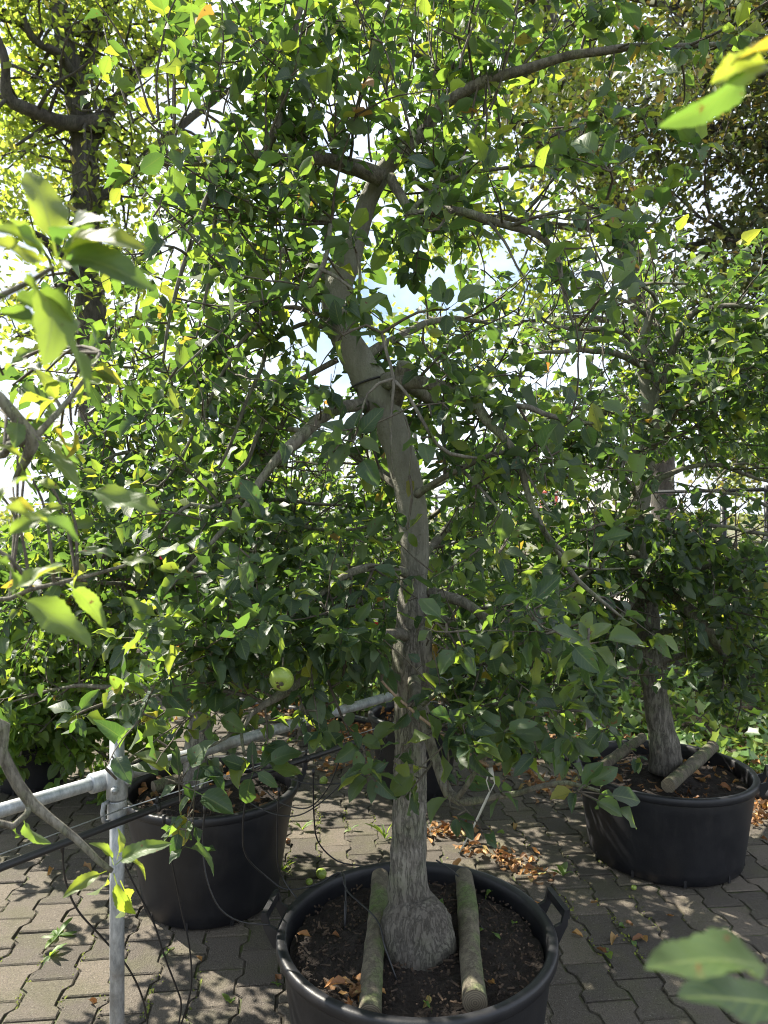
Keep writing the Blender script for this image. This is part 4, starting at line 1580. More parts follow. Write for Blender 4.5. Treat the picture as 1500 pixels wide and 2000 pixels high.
# long limb running up to the right
TL([(780, 300, 2.16, 32), (830, 250, 2.14, 30), (865, 205, 2.10, 29), (925, 170, 2.06, 26), (1000, 142, 2.02, 24), (1090, 112, 1.98, 21), (1180, 98, 1.95, 19), (1300, 90, 1.92, 15), (1430, 88, 1.90, 10)], 0.9, sides=14)
TL([(850, 215, 2.09, 16), (905, 160, 2.2, 12), (960, 90, 2.3, 9), (1010, 10, 2.35, 6), (1030, -60, 2.4, 5)])
# level limb to the left with an upright
TL([(745, 345, 2.13, 44), (700, 325, 2.10, 40), (640, 314, 2.06, 32), (575, 312, 2.02, 30), (520, 308, 2.0, 34), (440, 316, 1.97, 25), (380, 316, 1.95, 22), (318, 318, 1.93, 20)], 1.0, sides=14)
TL([(515, 308, 2.0, 22), (535, 270, 2.0, 18), (550, 210, 2.0, 17), (558, 150, 2.0, 17), (575, 75, 2.0, 15), (592, 0, 2.0, 12), (600, -90, 2.0, 8)], 1.0)
TL([(560, 150, 2.0, 9), (540, 100, 1.9, 8), (490, 60, 1.85, 6), (440, -20, 1.8, 4)])
TL([(432, 322, 1.97, 15), (415, 370, 1.93, 14), (400, 400, 1.9, 13), (378, 460, 1.88, 12), (362, 505, 1.87, 11), (345, 560, 1.86, 10), (330, 630, 1.85, 8), (318, 705, 1.85, 6)], 0.55)
TL([(455, 325, 2.0, 12), (430, 380, 2.0, 11), (420, 440, 1.98, 10), (415, 505, 1.96, 9), (398, 590, 1.95, 8), (384, 660, 1.95, 5)], 0.5)
TL([(500, 320, 2.02, 9), (520, 390, 1.95, 7), (560, 450, 1.9, 5)])
TL([(365, 498, 1.87, 8), (340, 482, 1.8, 6), (300, 478, 1.75, 5), (240, 482, 1.7, 4)])
# lower left limb with knot
TL([(722, 790, 2.15, 36), (690, 793, 2.08, 32), (650, 803, 2.02, 29), (610, 830, 1.98, 29), (578, 862, 1.95, 36), (555, 884, 1.93, 26), (528, 908, 1.92, 22), (505, 940, 1.91, 20), (484, 985, 1.90, 16), (440, 1030, 1.88, 13), (395, 1082, 1.86, 11), (365, 1110, 1.85, 9), (318, 1165, 1.83, 6)], 0.55, sides=14)
TL([(490, 955, 1.91, 14), (450, 975, 1.9, 12), (410, 990, 1.9, 11), (375, 983, 1.9, 9), (340, 1010, 1.9, 8), (310, 1050, 1.9, 6)], 0.7)
TL([(660, 700, 2.2, 15), (600, 735, 2.2, 13), (545, 775, 2.2, 12), (505, 845, 2.18, 11), (480, 905, 2.16, 10), (440, 932, 2.15, 8), (400, 952, 2.15, 5)], 0.5)
TL([(655, 660, 2.25, 12), (600, 630, 2.2, 11), (530, 670, 2.15, 10), (510, 720, 2.12, 10), (480, 790, 2.1, 9), (450, 870, 2.1, 8), (410, 940, 2.1, 5)], 0.45)
TL([(640, 620, 2.2, 12), (560, 600, 2.1, 11), (480, 660, 2.05, 10), (440, 720, 2.0, 9), (405, 790, 2.0, 9), (385, 830, 2.0, 8), (350, 900, 2.0, 7), (310, 950, 2.0, 6), (280, 945, 2.0, 4)], 0.5)
TL([(640, 580, 2.2, 12), (560, 560, 2.0, 10), (480, 600, 1.9, 8), (420, 660, 1.8, 6), (330, 740, 1.75, 4)], 0.8)
# right limb
TL([(755, 745, 2.12, 44), (800, 742, 2.04, 34), (850, 750, 1.98, 28), (900, 770, 1.94, 27), (940, 800, 1.91, 26), (965, 835, 1.9, 21), (1000, 875, 1.9, 19), (1018, 910, 1.89, 18), (1035, 970, 1.88, 15), (1062, 1035, 1.87, 14), (1090, 1085, 1.86, 13), (1130, 1135, 1.85, 12), (1165, 1165, 1.84, 10), (1215, 1205, 1.83, 6)], 0.55, sides=14)
TL([(768, 790, 2.15, 40), (780, 750, 2.10, 40), (790, 722, 2.06, 42), (792, 706, 2.05, 36)], 0.0, sides=14, name='branch_stub')
TL([(790, 745, 2.2, 40), (830, 770, 2.3, 30), (868, 800, 2.4, 22), (880, 850, 2.5, 20), (900, 900, 2.6, 16), (960, 930, 2.7, 12), (1030, 940, 2.8, 8)], 0.9)
TL([(950, 830, 1.92, 12), (1010, 795, 1.9, 14), (1060, 810, 1.88, 14), (1110, 822, 1.86, 10), (1165, 826, 1.85, 6)], 0.9)
TL([(812, 968, 2.12, 22), (850, 945, 2.06, 15), (885, 922, 2.02, 14), (925, 902, 2.0, 13), (975, 885, 1.97, 12), (1010, 882, 1.95, 10), (1060, 900, 1.9, 6)], 0.8)
TL([(905, 920, 2.0, 10), (930, 945, 1.95, 9), (965, 985, 1.9, 7), (1000, 1030, 1.85, 5)], 0.8)
TL([(1062, 1040, 1.87, 9), (1110, 1090, 1.8, 8), (1150, 1110, 1.75, 6), (1220, 1110, 1.7, 4)], 0.9)
TL([(1018, 905, 1.89, 7), (1050, 960, 1.85, 6), (1075, 1000, 1.8, 4)], 0.6)
# upper right limb
TL([(765, 345, 2.12, 26), (800, 415, 2.06, 22), (850, 412, 2.0, 20), (900, 412, 1.95, 19), (960, 428, 1.92, 18), (1020, 447, 1.90, 18), (1062, 465, 1.88, 17), (1088, 500, 1.86, 14), (1098, 550, 1.85, 10), (1115, 620, 1.84, 7), (1140, 690, 1.83, 5)], 0.7, sides=12)
TL([(1000, 440, 1.9, 10), (1050, 425, 1.85, 9), (1110, 412, 1.8, 8), (1180, 405, 1.75, 5)], 1.3)
TL([(800, 415, 2.06, 14), (880, 350, 2.1, 12), (980, 330, 2.1, 9), (1080, 320, 2.0, 6)], 1.0)
TL([(955, 432, 1.92, 9), (985, 470, 1.9, 7), (1010, 520, 1.88, 5), (1040, 560, 1.86, 4)], 0.5)
TL([(810, 350, 2.1, 12), (870, 400, 2.3, 10), (960, 460, 2.5, 7)], 0.8)
# inner small branches
TL([(690, 470, 2.12, 16), (668, 440, 2.02, 13), (645, 440, 1.95, 12), (640, 480, 1.9, 10), (625, 530, 1.86, 14), (608, 560, 1.85, 9)], 0.6)
TL([(652, 438, 1.96, 9), (680, 450, 1.90, 9), (698, 495, 1.88, 9), (705, 545, 1.87, 8), (698, 600, 1.86, 6)], 0.25)
TL([(625, 525, 1.86, 10), (655, 540, 1.84, 9), (690, 565, 1.82, 6)], 0.2)
TL([(745, 650, 1.82, 7), (755, 690, 1.81, 8), (768, 738, 1.80, 8), (766, 800, 1.80, 7), (764, 870, 1.80, 6), (768, 935, 1.80, 5)], 0.15)
TL([(768, 738, 1.80, 8), (740, 748, 1.80, 7), (718, 770, 1.80, 6), (706, 810, 1.80, 4)], 0.15)
TL([(770, 742, 1.80, 8), (800, 775, 1.80, 8), (830, 830, 1.80, 9), (855, 870, 1.81, 9), (880, 888, 1.82, 10), (930, 895, 1.85, 7)], 0.3)
TL([(790, 810, 2.0, 5), (802, 860, 1.98, 5), (800, 930, 1.97, 4)], 0.1)
# lower limbs
TL([(800, 1245, 2.12, 34), (760, 1238, 2.06, 24), (715, 1242, 2.0, 23), (670, 1258, 1.95, 26), (625, 1295, 1.90, 32), (590, 1320, 1.87, 34), (560, 1345, 1.85, 26), (520, 1372, 1.82, 18), (490, 1395, 1.80, 12), (470, 1430, 1.78, 9), (478, 1475, 1.76, 6)], 0.8, sides=14)
TL([(795, 1120, 2.12, 24), (745, 1105, 2.05, 18), (700, 1110, 2.0, 20), (640, 1150, 1.95, 16), (590, 1190, 1.9, 12), (540, 1230, 1.85, 9), (470, 1300, 1.8, 6)], 1.2)
TL([(660, 1265, 1.95, 10), (600, 1240, 1.85, 8), (540, 1215, 1.8, 8), (470, 1225, 1.75, 6), (400, 1240, 1.7, 4)], 1.0)
TL([(520, 1372, 1.82, 10), (430, 1345, 1.8, 9), (330, 1350, 1.78, 8), (250, 1380, 1.76, 5)], 0.6)
TL([(480, 1400, 1.80, 9), (440, 1440, 1.78, 7), (390, 1465, 1.75, 6), (340, 1480, 1.72, 4)], 0.5)
TL([(840, 1155, 2.14, 30), (890, 1170, 2.1, 27), (935, 1195, 2.05, 22), (985, 1225, 2.0, 16), (1040, 1260, 1.95, 11), (1110, 1290, 1.9, 7)], 1.2, sides=12)
TL([(835, 1200, 2.16, 26), (900, 1230, 2.25, 20), (960, 1250, 2.35, 14), (1050, 1240, 2.4, 8)], 1.2)
TL([(808, 1325, 2.11, 34), (812, 1345, 2.02, 30), (825, 1395, 1.96, 27), (840, 1450, 1.92, 26), (855, 1500, 1.90, 25), (875, 1550, 1.88, 26), (895, 1562, 1.86, 22), (940, 1562, 1.84, 16), (990, 1555, 1.80, 14), (1050, 1538, 1.78, 12), (1110, 1530, 1.76, 11), (1170, 1545, 1.74, 8)], 0.5, sides=12)
TL([(835, 1420, 1.95, 16), (880, 1400, 1.85, 12), (950, 1380, 1.75, 9), (1020, 1370, 1.7, 7), (1090, 1390, 1.65, 4)], 1.6)
TL([(820, 1380, 1.97, 12), (900, 1320, 1.9, 10), (990, 1270, 1.8, 8), (1080, 1230, 1.7, 6), (1130, 1235, 1.62, 4)], 1.7)
TL([(890, 1560, 1.86, 14), (935, 1500, 1.8, 11), (970, 1440, 1.75, 9), (1010, 1420, 1.7, 6)], 1.0)
TL([(745, 1328, 1.80, 6), (775, 1360, 1.79, 7), (820, 1400, 1.78, 8), (870, 1436, 1.77, 9), (915, 1472, 1.76, 9), (955, 1497, 1.75, 7)], 0.0, mat='dry_twig', name='dry_branch')
# unseen rear scaffold limbs, away from the lens
for (px_, py_, ax_, le, up_) in ((808, 1100, 0.5, 0.9, 0.25), (800, 960, -0.7, 0.9, 0.3), (700, 700, 0.6, 0.9, 0.3), (670, 560, -0.5, 0.9, 0.35), (740, 350, 0.3, 0.8, 0.5), (700, 450, -0.9, 0.8, 0.3)):
    b = P(px_, py_, 2.17)
    e = b + Vector((ax_ * le, 0.75 * le, up_ * le))
    m_ = b.lerp(e, 0.5) + Vector((0, 0, 0.07))
    T.limb([b, m_, e], [0.016, 0.011, 0.005])
T.dress(25, 0.08, 0.36, 0.15, 0.85, 0.10, 14.0, 0.026)
# water shoots along the top
sh = []
for _ in range(46):
    px_ = T.rng.uniform(300, 1000)
    b = P(px_, T.rng.uniform(120, 330), T.rng.uniform(1.85, 2.5))
    sh.append((b, Vector((T.rng.gauss(0, .18), T.rng.gauss(0, .18), 1)), T.rng.uniform(0.35, 0.75)))
for (px_, py_, dd, dx, ln) in ((300, 232, 1.75, -0.42, .40), (310, 235, 1.8, -0.12, .45), (340, 250, 1.85, 0.1, .4), (260, 240, 1.9, -0.3, .4), (400, 250, 1.8, 0.05, .45)):
    sh.append((P(px_, py_, dd), Vector((dx, 0, 1)), ln))
T.shoots(sh)
def hand_leaf(tree, tip, base, d, size=None, tilt=0.0, d2=None, k=None, nrm=None):
    """a leaf from base pixel to tip pixel at depth d (tip at d2)"""
    b = P(base[0], base[1], d); e = P(tip[0], tip[1], d2 or d)
    ax = e - b
    s = ax.length / 1.2
    n = Vector((math.sin(tilt) * 1.2, -0.35 - 0.35 * math.cos(tilt * 2.3), 0.75))
    if nrm is not None:
        n = Vector(nrm)
    tree.L.add(b, ax.normalized(), n, s, tree.rng.randrange(60) if k is None else k)

def ros(tree, c, d, tips, tilt=0.5):
    """a leaf rosette on a short twig tied back to the nearest limb"""
    ctr = P(c[0], c[1], d)
    best = None
    for p, r_, lf in tree.limbs:
        dd = np.linalg.norm(p - np.array(ctr), axis=1)
        j = int(np.argmin(dd))
        if best is None or dd[j] < best[0]:
            best = (dd[j], Vector(p[j]))
    q = best[1]
    m_ = q.lerp(ctr, 0.5) + Vector((0.01, -0.01, 0.02))
    pp, rr_ = smooth_path([q, m_, ctr], 0.03, [0.0042, 0.0034, 0.0026])
    tube(tree.tw, pp, rr_, 6, False)
    for t_ in tips:
        ln = math.hypot(t_[0] - c[0], t_[1] - c[1]) * d / F
        f_ = min(1.0, tree.rng.uniform(0.075, 0.10) / ln)
        bp = (t_[0] + (c[0] - t_[0]) * f_, t_[1] + (c[1] - t_[1]) * f_)
        if f_ < 1:
            tube(tree.tw, [ctr, P(bp[0], bp[1], d)], [0.0024, 0.0015], 5, False)
        hand_leaf(tree, t_, bp, d, tilt=tree.rng.gauss(0, tilt), d2=d + tree.rng.uniform(-0.04, 0.03))


ros(T, (350, 1530), 1.70, [(250, 1495), (280, 1462), (345, 1462), (310, 1548), (357, 1648), (452, 1582), (432, 1512), (402, 1448), (390, 1560)])
ros(T, (495, 1505), 1.72, [(592, 1500), (582, 1458), (474, 1572), (436, 1482), (492, 1448), (540, 1530)])
ros(T, (600, 1400), 1.75, [(650, 1380), (590, 1448), (640, 1435), (560, 1420)])
ros(T, (670, 655), 1.80, [(628, 572), (742, 570), (738, 652), (655, 708), (618, 645), (705, 598), (650, 590)])
ros(T, (690, 862), 1.72, [(588, 850), (640, 815), (745, 800), (742, 880), (735, 945), (690, 800), (650, 905), (620, 880)])
ros(T, (1148, 1258), 1.50, [(1085, 1228), (1130, 1212), (1188, 1212), (1255, 1238), (1072, 1312), (1142, 1348), (1200, 1330), (1100, 1290), (1215, 1290)])
ros(T, (1190, 570), 1.62, [(1235, 500), (1138, 582), (1205, 625), (1150, 520), (1262, 545), (1165, 610)])
ros(T, (1192, 335), 1.65, [(1050, 282), (1120, 258), (1250, 282), (1285, 270), (1225, 322), (1150, 300), (1200, 258), (1130, 340)])
ros(T, (872, 605), 1.75, [(848, 540), (942, 555), (870, 655), (925, 608), (830, 595), (880, 560)])
ros(T, (862, 1462), 1.62, [(765, 1548), (828, 1400), (905, 1378), (870, 1530), (920, 1450)])
ros(T, (1128, 1545), 1.66, [(1252, 1560), (1262, 1605), (1205, 1500), (1110, 1575), (1172, 1488), (1075, 1560), (1215, 1590)])
ros(T, (985, 1430), 1.60, [(1040, 1470), (1030, 1400), (945, 1385), (975, 1500), (920, 1440), (1060, 1435)])
ros(T, (975, 1080), 1.70, [(1030, 1010), (925, 1040), (1000, 1130), (940, 1100), (985, 1000), (1030, 1080)])
ros(T, (510, 1270), 1.70, [(450, 1240), (560, 1215), (520, 1200), (445, 1290)])
ros(T, (150, 1395), 1.72, [(95, 1370), (190, 1350), (215, 1410), (140, 1450), (100, 1420), (165, 1440)])
ros(T, (270, 1415), 1.74, [(215, 1390), (310, 1380), (330, 1430), (260, 1468), (225, 1440), (285, 1362)])
ros(T, (420, 1395), 1.76, [(370, 1370), (465, 1365), (475, 1420), (410, 1450), (375, 1425), (430, 1345)])
ros(T, (795, 1035), 1.92, [(770, 1000), (830, 1010), (815, 1070), (765, 1060)])
ros(T, (780, 1130), 1.90, [(740, 1100), (815, 1150), (765, 1175), (735, 1150)])
ros(T, (830, 1200), 1.88, [(870, 1180), (850, 1240), (805, 1225), (860, 1160)])
ros(T, (800, 1385), 1.80, [(760, 1370), (840, 1410), (850, 1360), (775, 1430)])
ros(T, (1050, 1470), 1.62, [(1010, 1500), (1095, 1490), (1040, 1530), (1090, 1440), (1015, 1450)])
ros(T, (1180, 1420), 1.60, [(1130, 1400), (1225, 1440), (1170, 1475), (1215, 1390), (1140, 1450)])
ros(T, (735, 1265), 1.78, [(690, 1290), (760, 1225), (700, 1330), (755, 1320), (690, 1235), (725, 1215)])


n_main = T.finish(300)

# ------------------------------------------------------------------ other potted apple trees
def auto_tree(name, label, base, tp, tr, limbs, top, n_limbs, reach, seed, twigs, leaf=0.072, mat='leaf', keep=None, zlo=0.75, n_single=300, lite=None, group=None, shoots=0, droop=0.1):
    t = AppleTree(name, base, label, 'tree', group, leaf, mat, keep, seed)
    t.trunk(tp, tr, 18, 0.02, 0.10, 14)
    for pts in limbs:
        a, b = px_path(pts)
        t.limb(a, b)
    pp, rr2 = smooth_path(tp, 0.02, tr)
    zs_ = pp[:, 2]
    for i in range(n_limbs):
        z = zlo + (top - zlo) * (i + 0.5) / n_limbs
        j = int(np.argmin(np.abs(zs_ - z)))
        b = Vector(pp[j])
        an = i * 2.39996 + t.rng.uniform(-0.4, 0.4)
        f = 1 - 0.45 * max(0, (z - zlo) / (top - zlo)) ** 1.5
        ln = reach * f * t.rng.uniform(0.7, 1.1)
        e = b + Vector((math.cos(an) * ln, math.sin(an) * ln * 0.85, t.rng.uniform(-droop, 0.35) * ln))
        m1 = b.lerp(e, 0.35) + Vector((t.rng.gauss(0, .04), t.rng.gauss(0, .04), 0.06 + t.rng.gauss(0, .03)))
        m2 = b.lerp(e, 0.7) + Vector((t.rng.gauss(0, .05), t.rng.gauss(0, .05), 0.04 + t.rng.gauss(0, .04)))
        r0 = min(rr2[j] * 0.6, 0.011 + 0.006 * ln)
        t.limb([b, m1, m2, e], [r0, r0 * 0.75, r0 * 0.5, r0 * 0.25], sides=6, step=0.05)
    t.dress(twigs, 0.12, 0.40, 0.2, 0.5, 0.12, 5, 0.036)
    sh = []
    for _ in range(shoots):
        p, r_, lf = t.limbs[t.rng.randrange(len(t.limbs))]
        b = Vector(p[t.rng.randrange(len(p) // 2, len(p))])
        if b.z > zlo + (top - zlo) * 0.5:
            sh.append((b, Vector((t.rng.gauss(0, .15), t.rng.gauss(0, .15), 1)), t.rng.uniform(0.3, 0.7)))
    t.shoots(sh)
    return t.finish(n_single, lite)


D = 3.42
def keep_right(p):
    if p.z < 0.78:
        return (0.8 if p.x < 1.12 else 0.3) if p.z > 0.58 else 0
    if abs(p.z - 1.69) < 0.12 and p.x > 0.85:
        return 0.25
    if p.x > 1.42 and 1.42 < p.z < 1.84:
        return 0.25
    if (p.x - 0.9) ** 2 / 0.36 ** 2 + (p.z - 2.45) ** 2 / 0.5 ** 2 < 1:
        return 0.4
    if abs(p.z - 1.16) < 0.10 and 0.95 < p.x < 1.35:
        return 0.35
    if p.y < 3.3 and abs(p.x - 1.22) < 0.08 and p.z < 1.0:
        return 0.3
    return 1


tp, tr = px_path([(1300, 1505, D, 78), (1298, 1470, D, 74), (1292, 1430, D, 60), (1282, 1370, D, 54), (1270, 1290, D, 54), (1260, 1200, D, 60), (1250, 1130, D, 62), (1246, 1060, D, 50), (1248, 990, D, 46), (1258, 920, D, 42), (1270, 850, D, 40), (1272, 780, D, 42), (1262, 720, D, 42), (1255, 680, D, 30), (1268, 620, D, 18), (1276, 560, D, 5)])
tr = [r_ * 0.86 for r_ in tr]
n_r = auto_tree('apple_tree', 'apple tree with straight trunk in the big pot beside the ivy', (1.315, D, 0.33), tp, tr, [
    [(1265, 1130, 3.40, 30), (1300, 1150, 3.3, 28), (1345, 1195, 3.2, 26), (1385, 1235, 3.15, 22), (1425, 1300, 3.2, 10), (1460, 1340, 3.25, 6)],
    [(1245, 1190, 3.42, 30), (1200, 1195, 3.35, 26), (1160, 1215, 3.3, 24), (1130, 1245, 3.25, 16), (1080, 1280, 3.2, 8)],
    [(1260, 1120, 3.40, 16), (1290, 1130, 3.2, 14), (1400, 1105, 3.1, 10), (1480, 1090, 3.0, 6)],
    [(1275, 830, 3.40, 16), (1330, 640, 3.3, 14), (1400, 600, 3.2, 11), (1470, 602, 3.1, 9), (1540, 630, 3.0, 5)],
    [(1245, 1200, 3.40, 16), (1200, 1250, 3.2, 13), (1150, 1330, 3.05, 10), (1110, 1420, 2.95, 7), (1090, 1470, 2.9, 4)],
    [(1255, 1150, 3.40, 14), (1230, 1180, 3.1, 11), (1200, 1240, 2.95, 8), (1190, 1330, 2.9, 5)],
    [(1250, 1080, 3.40, 12), (1200, 1090, 3.1, 10), (1130, 1130, 2.95, 8), (1080, 1210, 2.9, 5)],
    [(1255, 900, 3.40, 14), (1240, 880, 3.1, 11), (1220, 900, 2.95, 8), (1200, 960, 2.85, 5)],
    [(1265, 720, 3.40, 16), (1200, 690, 3.3, 12), (1120, 685, 3.2, 9), (1030, 690, 3.1, 5)],
    [(1255, 1000, 3.40, 14), (1290, 1025, 3.2, 12), (1340, 1050, 3.1, 9), (1400, 1075, 3.0, 6)],
], 2.55, 26, 1.05, 41, 24, leaf=0.055, keep=keep_right, zlo=0.85, shoots=40)

D = 3.04
def keep_left(p):
    if p.z < 0.72:
        return 0
    if p.z < 0.88:
        return 0.6
    px_ = 750 + F * p.x / p.y
    if p.z > 2.15:
        return 0.45
    if p.x < -1.15 and p.z > 1.98:
        return 0.3
    if (p.x + 0.30) ** 2 / 0.2 ** 2 + (p.z - 1.78) ** 2 / 0.2 ** 2 < 1:
        return 0.15
    return 1


tp = [Vector((-0.78, D, 0.40)), Vector((-0.79, D, 0.55)), Vector((-0.77, D + .02, 0.9)), Vector((-0.80, D + .03, 1.4)), Vector((-0.76, D + .02, 1.9)), Vector((-0.78, D, 2.3))]
n_l = auto_tree('apple_tree', 'bushy apple tree in the tall pot behind the steel railing post', (-0.78, D, 0.395), tp, [0.062, 0.048, 0.044, 0.036, 0.024, 0.008], [], 2.1, 26, 1.05, 53, 24, leaf=0.052, keep=keep_left, zlo=0.78, shoots=26, droop=0.3)

D = 4.2
tp = [Vector((0.178, D, 0.38)), Vector((0.17, D, 0.9)), Vector((0.2, D, 1.5)), Vector((0.17, D, 2.2))]
n_m = auto_tree('apple_tree', 'slim apple tree in the narrow pot on the leaf litter', (0.178, D, 0.38), tp, [0.04, 0.034, 0.026, 0.008], [], 2.0, 18, 0.85, 67, 16, leaf=0.053, zlo=0.85, n_single=150, lite=LITE, droop=0.2,
    keep=lambda p: (0 if p.z < 0.72 else 0.25) if (p.z < 0.85 or p.x > 0.75 and p.z < 1.6 or p.z > 1.9) else (0.5 if abs(p.z - 1.66) < .12 and p.x > 0.3 else 0.9))

D = 4.25
tp = [Vector((-2.06, D, 0.27)), Vector((-2.06, D, 0.7)), Vector((-2.04, D, 1.1)), Vector((-2.05, D, 1.4))]
n_b = auto_tree('young_apple_tree', 'small bright green bush in the small pot by the railing', (-2.06, D, 0.27), tp, [0.03, 0.024, 0.018, 0.006], [
    [(60, 1340, 4.2, 10), (50, 1360, 3.98, 8), (45, 1420, 3.9, 6), (40, 1500, 3.88, 4)],
    [(62, 1320, 4.2, 10), (130, 1330, 4.05, 8), (185, 1375, 4.0, 6), (215, 1440, 4.0, 4)],
    [(60, 1340, 4.2, 10), (15, 1350, 3.98, 8), (-10, 1420, 3.92, 6), (-15, 1500, 3.9, 4)],
], 1.35, 28, 0.68, 71, 16, leaf=0.072, mat='leaf_bright', zlo=0.36, n_single=200, lite=LITE, droop=0.55)

# more potted trees further back on the left, only their crowns show
for i, (x, y, top, reach, sd_, lab) in enumerate(((-1.15, 5.5, 1.9, 0.95, 81, 'green apple tree crown behind the bright bush, in front of the oak'),
                                                  (-0.55, 5.0, 1.75, 0.95, 83, 'green apple tree crown between the railing tree and the narrow pot'))):
    tp = [Vector((x, y, 0.0)), Vector((x + .02, y, 0.6)), Vector((x - .02, y, 1.2)), Vector((x, y, top + .15))]
    auto_tree('apple_tree', lab, (x, y, 0), tp, [0.045, 0.038, 0.028, 0.008], [], top, 18, reach, sd_, 20, leaf=0.054, zlo=0.7, n_single=120, lite=FARL, shoots=8, droop=0.3)

tp = [Vector((2.75, 4.9, 0.0)), Vector((2.72, 4.9, 0.9)), Vector((2.78, 4.9, 1.8)), Vector((2.74, 4.9, 3.0))]
auto_tree('apple_tree', 'dark leafy apple tree rising out of the ivy behind the big pot', (2.75, 4.9, 0), tp, [0.05, 0.042, 0.032, 0.008], [], 2.9, 26, 1.15, 87, 20, leaf=0.055, zlo=0.8, n_single=120, lite=FARL, shoots=14,
    keep=lambda p: 0.07 if abs(p.z - 1.62) < 0.26 else 1.0)

# ------------------------------------------------------------------ trees beside the camera, only branch ends reach into view
FT = AppleTree('apple_tree', (-1.05, 0.42, 0.0), 'near apple tree whose leafy branch ends reach in beside the railing post', 'tree', None, 0.078, 'leaf_mixed', None, 91)
FT.trunk([Vector((-1.05, 0.42, -0.01)), Vector((-1.03, 0.42, 0.7)), Vector((-1.06, 0.44, 1.4)), Vector((-1.02, 0.45, 2.1)), Vector((-1.04, 0.45, 2.5))], [0.05, 0.042, 0.036, 0.024, 0.008], 16, 0.03, 0.1, 14)


def FL_(src, pts, leafy=0.0, **kw):
    a, b = px_path(pts)
    s = Vector(src)
    FT.limb([s, s.lerp(a[0], 0.55) + Vector((0, 0.03, 0.03))] + a, [0.02, 0.013] + b, leafy=leafy, **kw)
    return a


FL_((-1.05, 0.43, 1.55), [(-60, 730, 0.92, 20), (0, 775, 0.93, 22), (40, 822, 0.94, 24), (70, 856, 0.95, 30), (52, 900, 0.96, 20), (30, 935, 0.97, 10)], 0.0)
FL_((-1.05, 0.43, 1.6), [(-60, 900, 0.95, 16), (20, 870, 0.95, 18), (72, 852, 0.95, 16), (120, 800, 0.97, 11), (165, 740, 1.0, 8), (195, 690, 1.02, 6)], 0.0)
FL_((-1.04, 0.43, 1.9), [(-40, 590, 0.62, 16), (0, 575, 0.62, 14), (60, 548, 0.62, 11), (105, 520, 0.62, 9)], 0.0)
FL_((-1.05, 0.43, 1.2), [(-40, 1400, 1.12, 26), (5, 1470, 1.14, 24), (35, 1530, 1.15, 22), (62, 1568, 1.16, 22), (100, 1600, 1.17, 18), (150, 1640, 1.18, 14), (195, 1682, 1.19, 12), (220, 1700, 1.20, 10)], 0.0)
FL_((-1.05, 0.43, 1.1), [(-30, 1600, 1.12, 14), (25, 1612, 1.14, 14), (52, 1590, 1.15, 12), (62, 1568, 1.16, 12)], 0.0)
FL_((-1.05, 0.43, 1.5), [(-40, 1175, 1.1, 9), (60, 1150, 1.1, 9), (150, 1130, 1.12, 8), (240, 1105, 1.15, 7), (285, 1080, 1.17, 5)], 0.0)
FL_((-1.05, 0.43, 1.45), [(-30, 1060, 0.75, 9), (20, 1090, 0.76, 8), (50, 1130, 0.77, 6)], 0.0)


# cluster in front at the upper left
for tip, base, tl in (((70, 315), (112, 510), 0.3), ((205, 405), (115, 520), -0.4), ((20, 420), (105, 515), 0.5), ((150, 385), (112, 505), 0.0), ((0, 470), (105, 525), 0.9), ((215, 470), (118, 520), -0.9),
                      ((150, 600), (60, 560), 0.6), ((30, 430), (100, 520), 1.2), ((175, 440), (115, 515), 0.6)):
    hand_leaf(FT, tip, base, 0.62, tilt=tl, d2=0.58 + FT.rng.uniform(-.05, .08))
hand_leaf(FT, (250, 672), (-30, 565), 0.62, d2=0.60, nrm=(0.1, 0.30, 0.95), k=1)
hand_leaf(FT, (120, 640), (-40, 600), 0.60, d2=0.62, nrm=(-0.2, 0.45, 0.9), k=2)
# shaded big leaf and neighbours lower down
for tip, base, dd, tl in (((175, 1250), (15, 1150), 0.72, 0.1), ((110, 1100), (10, 1165), 0.70, 0.8), ((195, 1190), (130, 1140), 0.80, -0.3), ((175, 1035), (45, 1010), 0.60, 0.2), ((85, 990), (0, 1060), 0.58, 0.5), ((300, 985), (150, 955), 0.85, 0.0),
                          ((35, 905), (-10, 1000), 0.60, -0.3), ((60, 1120), (-20, 1090), 0.6, 0.4), ((90, 1010), (-15, 990), 0.55, 0.9), ((0, 860), (50, 900), 0.9, .2), ((60, 960), (40, 905), 0.95, -.3), ((150, 900), (60, 890), 0.95, .4)):
    hand_leaf(FT, tip, base, dd, tilt=tl, d2=dd + FT.rng.uniform(-0.04, 0.06))
